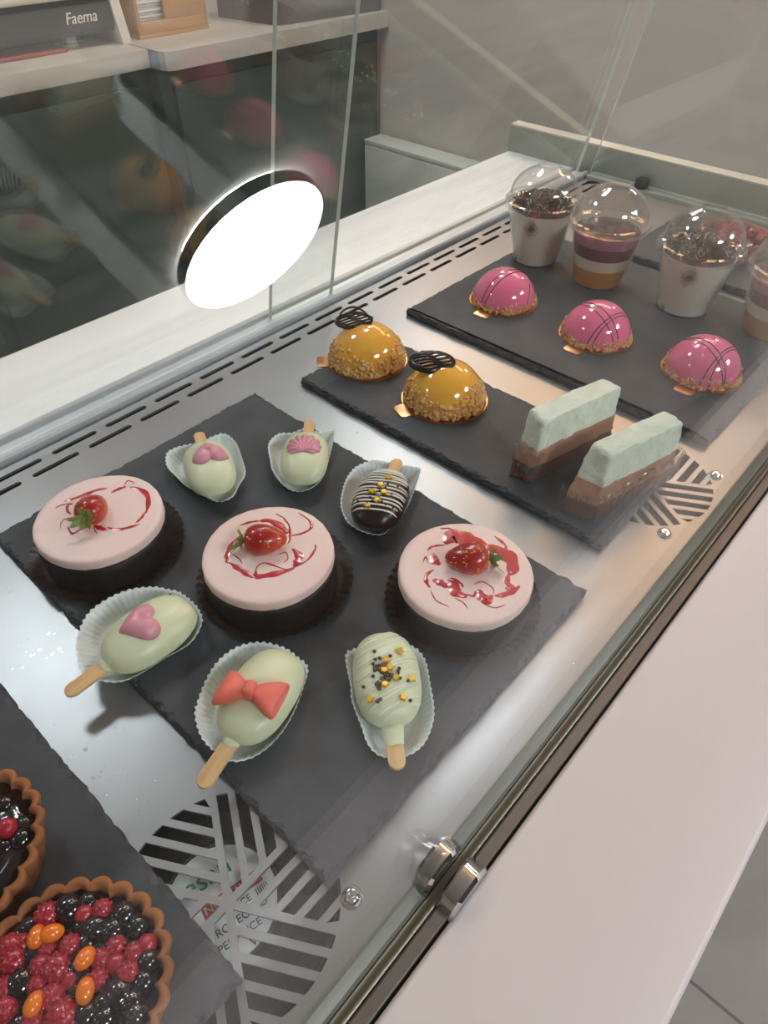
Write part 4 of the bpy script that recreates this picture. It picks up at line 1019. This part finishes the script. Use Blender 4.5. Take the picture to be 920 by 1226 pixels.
# ================================================================== lidded cups
def dessert_cup(c, kind, label, seed):
    rnd = random.Random(seed)
    t = thing('dessert_cup', label, 'dessert cup', (c[0], c[1], ZS), 0, 'lidded plastic dessert cups'); t.scale = (1, 1, 1.14)
    wall = [(0, .12), (2.7, .12), (2.78, .18), (2.98, 1.3), (3.02, 1.36), (3.92, 5.7), (4.22, 5.78), (4.26, 6.0), (4.36, 6.05), (4.38, 5.9), (4.3, 5.68), (4.0, 5.62), (3.1, 1.28), (3.04, 1.22), (2.85, 0), (2.6, 0), (0, .06)]
    bm = bmesh.new(); lathe(bm, wall, 64); finish(bm, 'cup_wall', M['plastic'], t, 40)
    lid = [(4.42, 5.72), (4.60, 5.76), (4.62, 5.95), (4.58, 6.02), (4.52, 6.35), (4.16, 6.42), (4.1, 6.6)]
    dome = [(4.1 * math.cos(a), 6.6 + 3.0 * math.sin(a)) for a in [i * PI / 2 / 14 for i in range(1, 12)]]
    hole = [(1.35, 9.52), (1.32, 9.72), (1.22, 9.72), (1.22, 9.45)]
    inner = [(r - .05, z - .05) for r, z in dome[::-1]] + [(4.03, 6.56), (4.08, 6.34), (4.44, 6.28), (4.43, 5.75)]
    bm = bmesh.new(); lathe(bm, lid + [d for d in dome if d[0] > 1.4] + hole + [d for d in inner if d[0] > 1.3] + [lid[0]], 64); finish(bm, 'dome_lid', M['plastic'], t, 40)
    rin = lambda z: 2.70 + (z - .2) * (2.93 - 2.70) / 1.1 if z < 1.3 else 2.97 + (z - 1.36) * (3.86 - 2.97) / 4.34
    def fill(nm, z0, z1, m, wave=0.0, last=False):
        bm = bmesh.new(); n = 64; P = [(0, z0), (rin(z0) - .04, z0)] + ([(rin(1.3) - .04, 1.3), (rin(1.37) - .04, 1.37)] if z0 < 1.2 < z1 else []) + [(rin(z1) - .04, z1), (0, z1)]
        lathe(bm, P, n)
        for v in bm.verts:
            if abs(v.co.z - z1) < 1e-4 and wave: v.co.z += wave * math.sin(3 * math.atan2(v.co.y, v.co.x) + seed)
        finish(bm, nm, M[m], t, 40)
    if kind == 'cream':
        fill('cream_filling', .14, 5.5, 'cream_coffee')
        bm = bmesh.new(); lathe(bm, [(0, 7.1), (1.2, 6.9), (2.4, 6.3), (3.4, 5.75), (3.7, 5.5), (0, 5.4)], 40); finish(bm, 'cocoa_mound', M['shaving'], t, 60)
        bm = bmesh.new()
        for k in range(300):
            a = rnd.uniform(0, 2 * PI); rr = 3.55 * math.sqrt(rnd.random()); z = 5.75 + 1.35 * (1 - (rr / 3.6) ** 1.2) + rnd.uniform(-.05, .25)
            L_ = rnd.uniform(.12, .42); pal = 1 if rnd.random() < .3 else 0
            Mx = Matrix.Translation((rr * math.cos(a), rr * math.sin(a), z)) @ Matrix.Rotation(rnd.uniform(0, 6), 4, 'Z') @ Matrix.Rotation(rnd.uniform(-.9, .9), 4, 'Y')
            vs = box(bm, -L_, L_, -.07, .07, -.02, .02, M=Mx)
            for f in {f for v in vs for f in v.link_faces}: f.material_index = pal
        finish(bm, 'chocolate_shavings', [M['shaving'], M['shaving_pale']], t, 0, kind='stuff')
    else:
        fill('orange_layer', .14, 1.95, 'layer_orange'); fill('cream_layer', 1.96, 3.1, 'layer_cream', 0); fill('berry_layer', 3.11, 4.35, 'layer_berry'); fill('pale_berry_layer', 4.36, 5.3, 'layer_berry_pale')
        bm = bmesh.new(); lathe(bm, [(0, 5.28), (3.55, 5.28), (3.6, 5.36), (3.3, 5.42), (0, 5.46)], 48); finish(bm, 'glaze_top', M['glaze_red'], t, 40)
dessert_cup((75.2, 42.0), 'cream', 'lidded cup of white cream with chocolate shavings, closest to the deck slots', 1)
dessert_cup((75.1, 33.2), 'layer', 'lidded cup with orange, cream and berry layers between two cream cups', 2)
dessert_cup((75.8, 22.75), 'cream', 'lidded cup of white cream with cocoa shavings, behind the middle pink dome', 3)
dessert_cup((77.1, 13.55), 'layer', 'lidded cup with orange and berry layers at the edge nearest the ledge', 4)

# ================================================================== berry tarts
bm = bmesh.new(); rnd = random.Random(5)
ball(bm, (0, 0, 0), .93, 2)
for k in range(46):
    z = 1 - 2 * (k + .5) / 46; a = k * 2.399963; r_ = math.sqrt(1 - z * z)
    ball(bm, (.80 * r_ * math.cos(a), .80 * r_ * math.sin(a), .80 * z), .21, 1)
for f in bm.faces: f.smooth = True
rasp_me = bpy.data.meshes.new('raspberry'); bm.to_mesh(rasp_me); bm.free(); rasp_me.materials.append(M['rasp'])
bm = bmesh.new(); ball(bm, (0, 0, 0), 1, 3, jit=.01)
for f in bm.faces: f.smooth = True
blue_me = bpy.data.meshes.new('blueberry'); bm.to_mesh(blue_me); bm.free(); blue_me.materials.append(M['dark_berry'])
bm = bmesh.new(); ball(bm, (0, 0, 0), 1, 3, (1.25, .9, .9))
for f in bm.faces: f.smooth = True
ob_me = bpy.data.meshes.new('sea_buckthorn_berry'); bm.to_mesh(ob_me); bm.free(); ob_me.materials.append(M['orange_berry'])
bm = bmesh.new(); ball(bm, (0, 0, 0), 1, 3)
for f in bm.faces: f.smooth = True
cur_me = bpy.data.meshes.new('red_currant'); bm.to_mesh(cur_me); bm.free(); cur_me.materials.append(M['rasp'])
def tart(c, rad, label, seed, glaze, berries, h=2.5):
    rnd = random.Random(seed); nl = 24
    t = thing('berry_tart', label, 'tart', (c[0], c[1], ZS), 0, 'fluted berry tarts')
    sc_ = lambda a, r, z: 1 + (.075 * abs(math.sin(nl * a / 2)) ** .7 - .045) * (r > rad * .8) * min(z / 1.2, 1) + .004 * math.sin(5 * a + seed)
    bm = bmesh.new()
    lathe(bm, [(0, 0), (rad * .82, 0), (rad * .85, .1), (rad * .96, h * .8), (rad * .99, h * .95), (rad * .975, h + .06), (rad * .94, h + .1), (rad * .90, h + .02), (rad * .875, h * .85), (rad * .85, h * .6), (0, h * .6)], 192, wob=sc_)
    finish(bm, 'fluted_crust', M['crust'], t, 60)
    bm = bmesh.new(); lathe(bm, [(0, h * .62), (rad * .858, h * .62), (rad * .872, h * .82), (rad * .6, h * .86), (0, h * .88)], 64)
    finish(bm, 'berry_glaze', M[glaze], t, 180)
    for nm, me_, x, y, z, r in berries:
        lx, ly = x - c[0], y - c[1]; d = math.hypot(lx, ly); lim = rad * .86 - r * .8
        if d > lim: lx *= lim / d; ly *= lim / d
        o = link(bpy.data.objects.new(nm, me_)); o.parent = t; o.location = (lx * S, ly * S, z * S); o.scale = (r * S,) * 3
        o.rotation_euler = (rnd.uniform(-.5, .5), rnd.uniform(-.5, .5), rnd.uniform(0, 6))
B1 = []
for x, y, r in RASP: B1.append(('raspberry' if r > .6 else 'red_currant', rasp_me if r > .6 else cur_me, x, y, 2.2 + (.15 if r > .6 else .1), r * .8))
for x, y, r in DARKB: B1.append(('blueberry', blue_me, x, y, 2.15, r * .9))
for x, y in ORNG: B1.append(('sea_buckthorn_berry', ob_me, x, y, 2.75, .42))
rnd = random.Random(9)
for k in range(24):
    a = rnd.uniform(0, 2 * PI); q = 3.3 * math.sqrt(rnd.random()); B1.append(('blueberry', blue_me, -3.95 + q * math.cos(a), 14.3 + q * math.sin(a), 2.0, rnd.uniform(.45, .6)))
tart((-3.95, 14.3), 4.42, 'fluted tart with raspberries and orange berries, nearest the grille', 2, 'glaze_dark', B1)
B0 = [('red_currant', cur_me, -2.42, 22.55, 2.35, .5), ('red_currant', cur_me, -2.5, 25.6, 2.3, .4), ('raspberry', rasp_me, -5.5, 23.5, 2.4, .7)]
for k in range(46):
    a = rnd.uniform(0, 2 * PI); q = 3.2 * math.sqrt(rnd.random()); B0.append(('blueberry', blue_me, -4.75 + q * math.cos(a), 23.5 + q * math.sin(a), 1.82 + .12 * rnd.random(), rnd.uniform(.38, .62)))
tart((-4.75, 23.5), 4.22, 'fluted tart filled with dark glazed berries and one red berry', 3, 'glaze_dark', B0)
B2 = []
for k in range(26):
    a = rnd.uniform(0, 2 * PI); q = 3.1 * math.sqrt(rnd.random()); B2.append(('raspberry', rasp_me, 93.6 + q * math.cos(a), 24.6 + q * math.sin(a), 2.3 + .35 * rnd.random(), rnd.uniform(.5, .75)))
tart((93.6, 24.6), 4.4, 'fluted tart heaped with red berries behind the cups', 4, 'glaze_red', B2)

# ================================================================== water drops on the deck
bm = bmesh.new(); rnd = random.Random(12)
for cx, cy, n, sp in ((5.4, 39.9, 2, .2), (4.7, 25.1, 5, .45), (2.3, 28.2, 2, .2), (1.9, 25.4, 4, .4), (3.0, 33.6, 4, .8), (4.4, 33.0, 4, .9), (3.9, 34.2, 4, .6), (5.4, 34.9, 4, .5), (2.3, 23.5, 9, .6), (2.7, 22.4, 6, .5), (3.3, 20.6, 9, .5), (35.0, 34.4, 2, .3), (35.2, 32.0, 3, .4), (26.5, 7.6, 2, .5)):
    for k in range(n):
        x, y = cx + rnd.gauss(0, sp), cy + rnd.gauss(0, sp * .8); r = rnd.uniform(.04, .12)
        vs = ball(bm, (0, 0, 0), 1, 2, (r * rnd.uniform(1, 1.6), r, r * .45))
        for v in vs: v.co.z = max(v.co.z, 0)
        bmesh.ops.transform(bm, matrix=Matrix.Translation((x, y, .005)) @ Matrix.Rotation(rnd.uniform(0, 3), 4, 'Z'), verts=vs)
o = finish(bm, 'water_droplets', M['water'], None, 60, kind='stuff'); tag(o, 'clear water droplets scattered on the steel deck', 'water drops')

# ================================================================== camera and render look
cam = bpy.data.cameras.new('camera'); co = link(bpy.data.objects.new('camera', cam))
cam.sensor_fit = 'HORIZONTAL'; cam.sensor_width = 36; cam.lens = 820.0 / 920 * 36; cam.clip_start = .01; cam.clip_end = 50
rt = Vector((0.66949301, -0.74279176, 0.00628538)); dn = Vector((-0.51557787, -0.47075874, -0.71593692)); fw = Vector((0.53475094, 0.47607416, -0.69813668))
co.matrix_world = Matrix(((rt.x, -dn.x, -fw.x, 0), (rt.y, -dn.y, -fw.y, 0), (rt.z, -dn.z, -fw.z, .38), (0, 0, 0, 1)))
scn.camera = co
w = bpy.data.worlds.new('world'); scn.world = w; w.use_nodes = True
w.node_tree.nodes['Background'].inputs[0].default_value = (.02, .02, .02, 1)
vs_ = scn.view_settings; scn.display_settings.display_device = 'sRGB'
vs_.view_transform = 'Standard'; vs_.look = 'None'; vs_.exposure = -0.1; vs_.gamma = 1.0; vs_.use_curve_mapping = False
scn.cycles.transparent_max_bounces = 40; scn.cycles.max_bounces = 14; scn.cycles.glossy_bounces = 6; scn.cycles.diffuse_bounces = 5
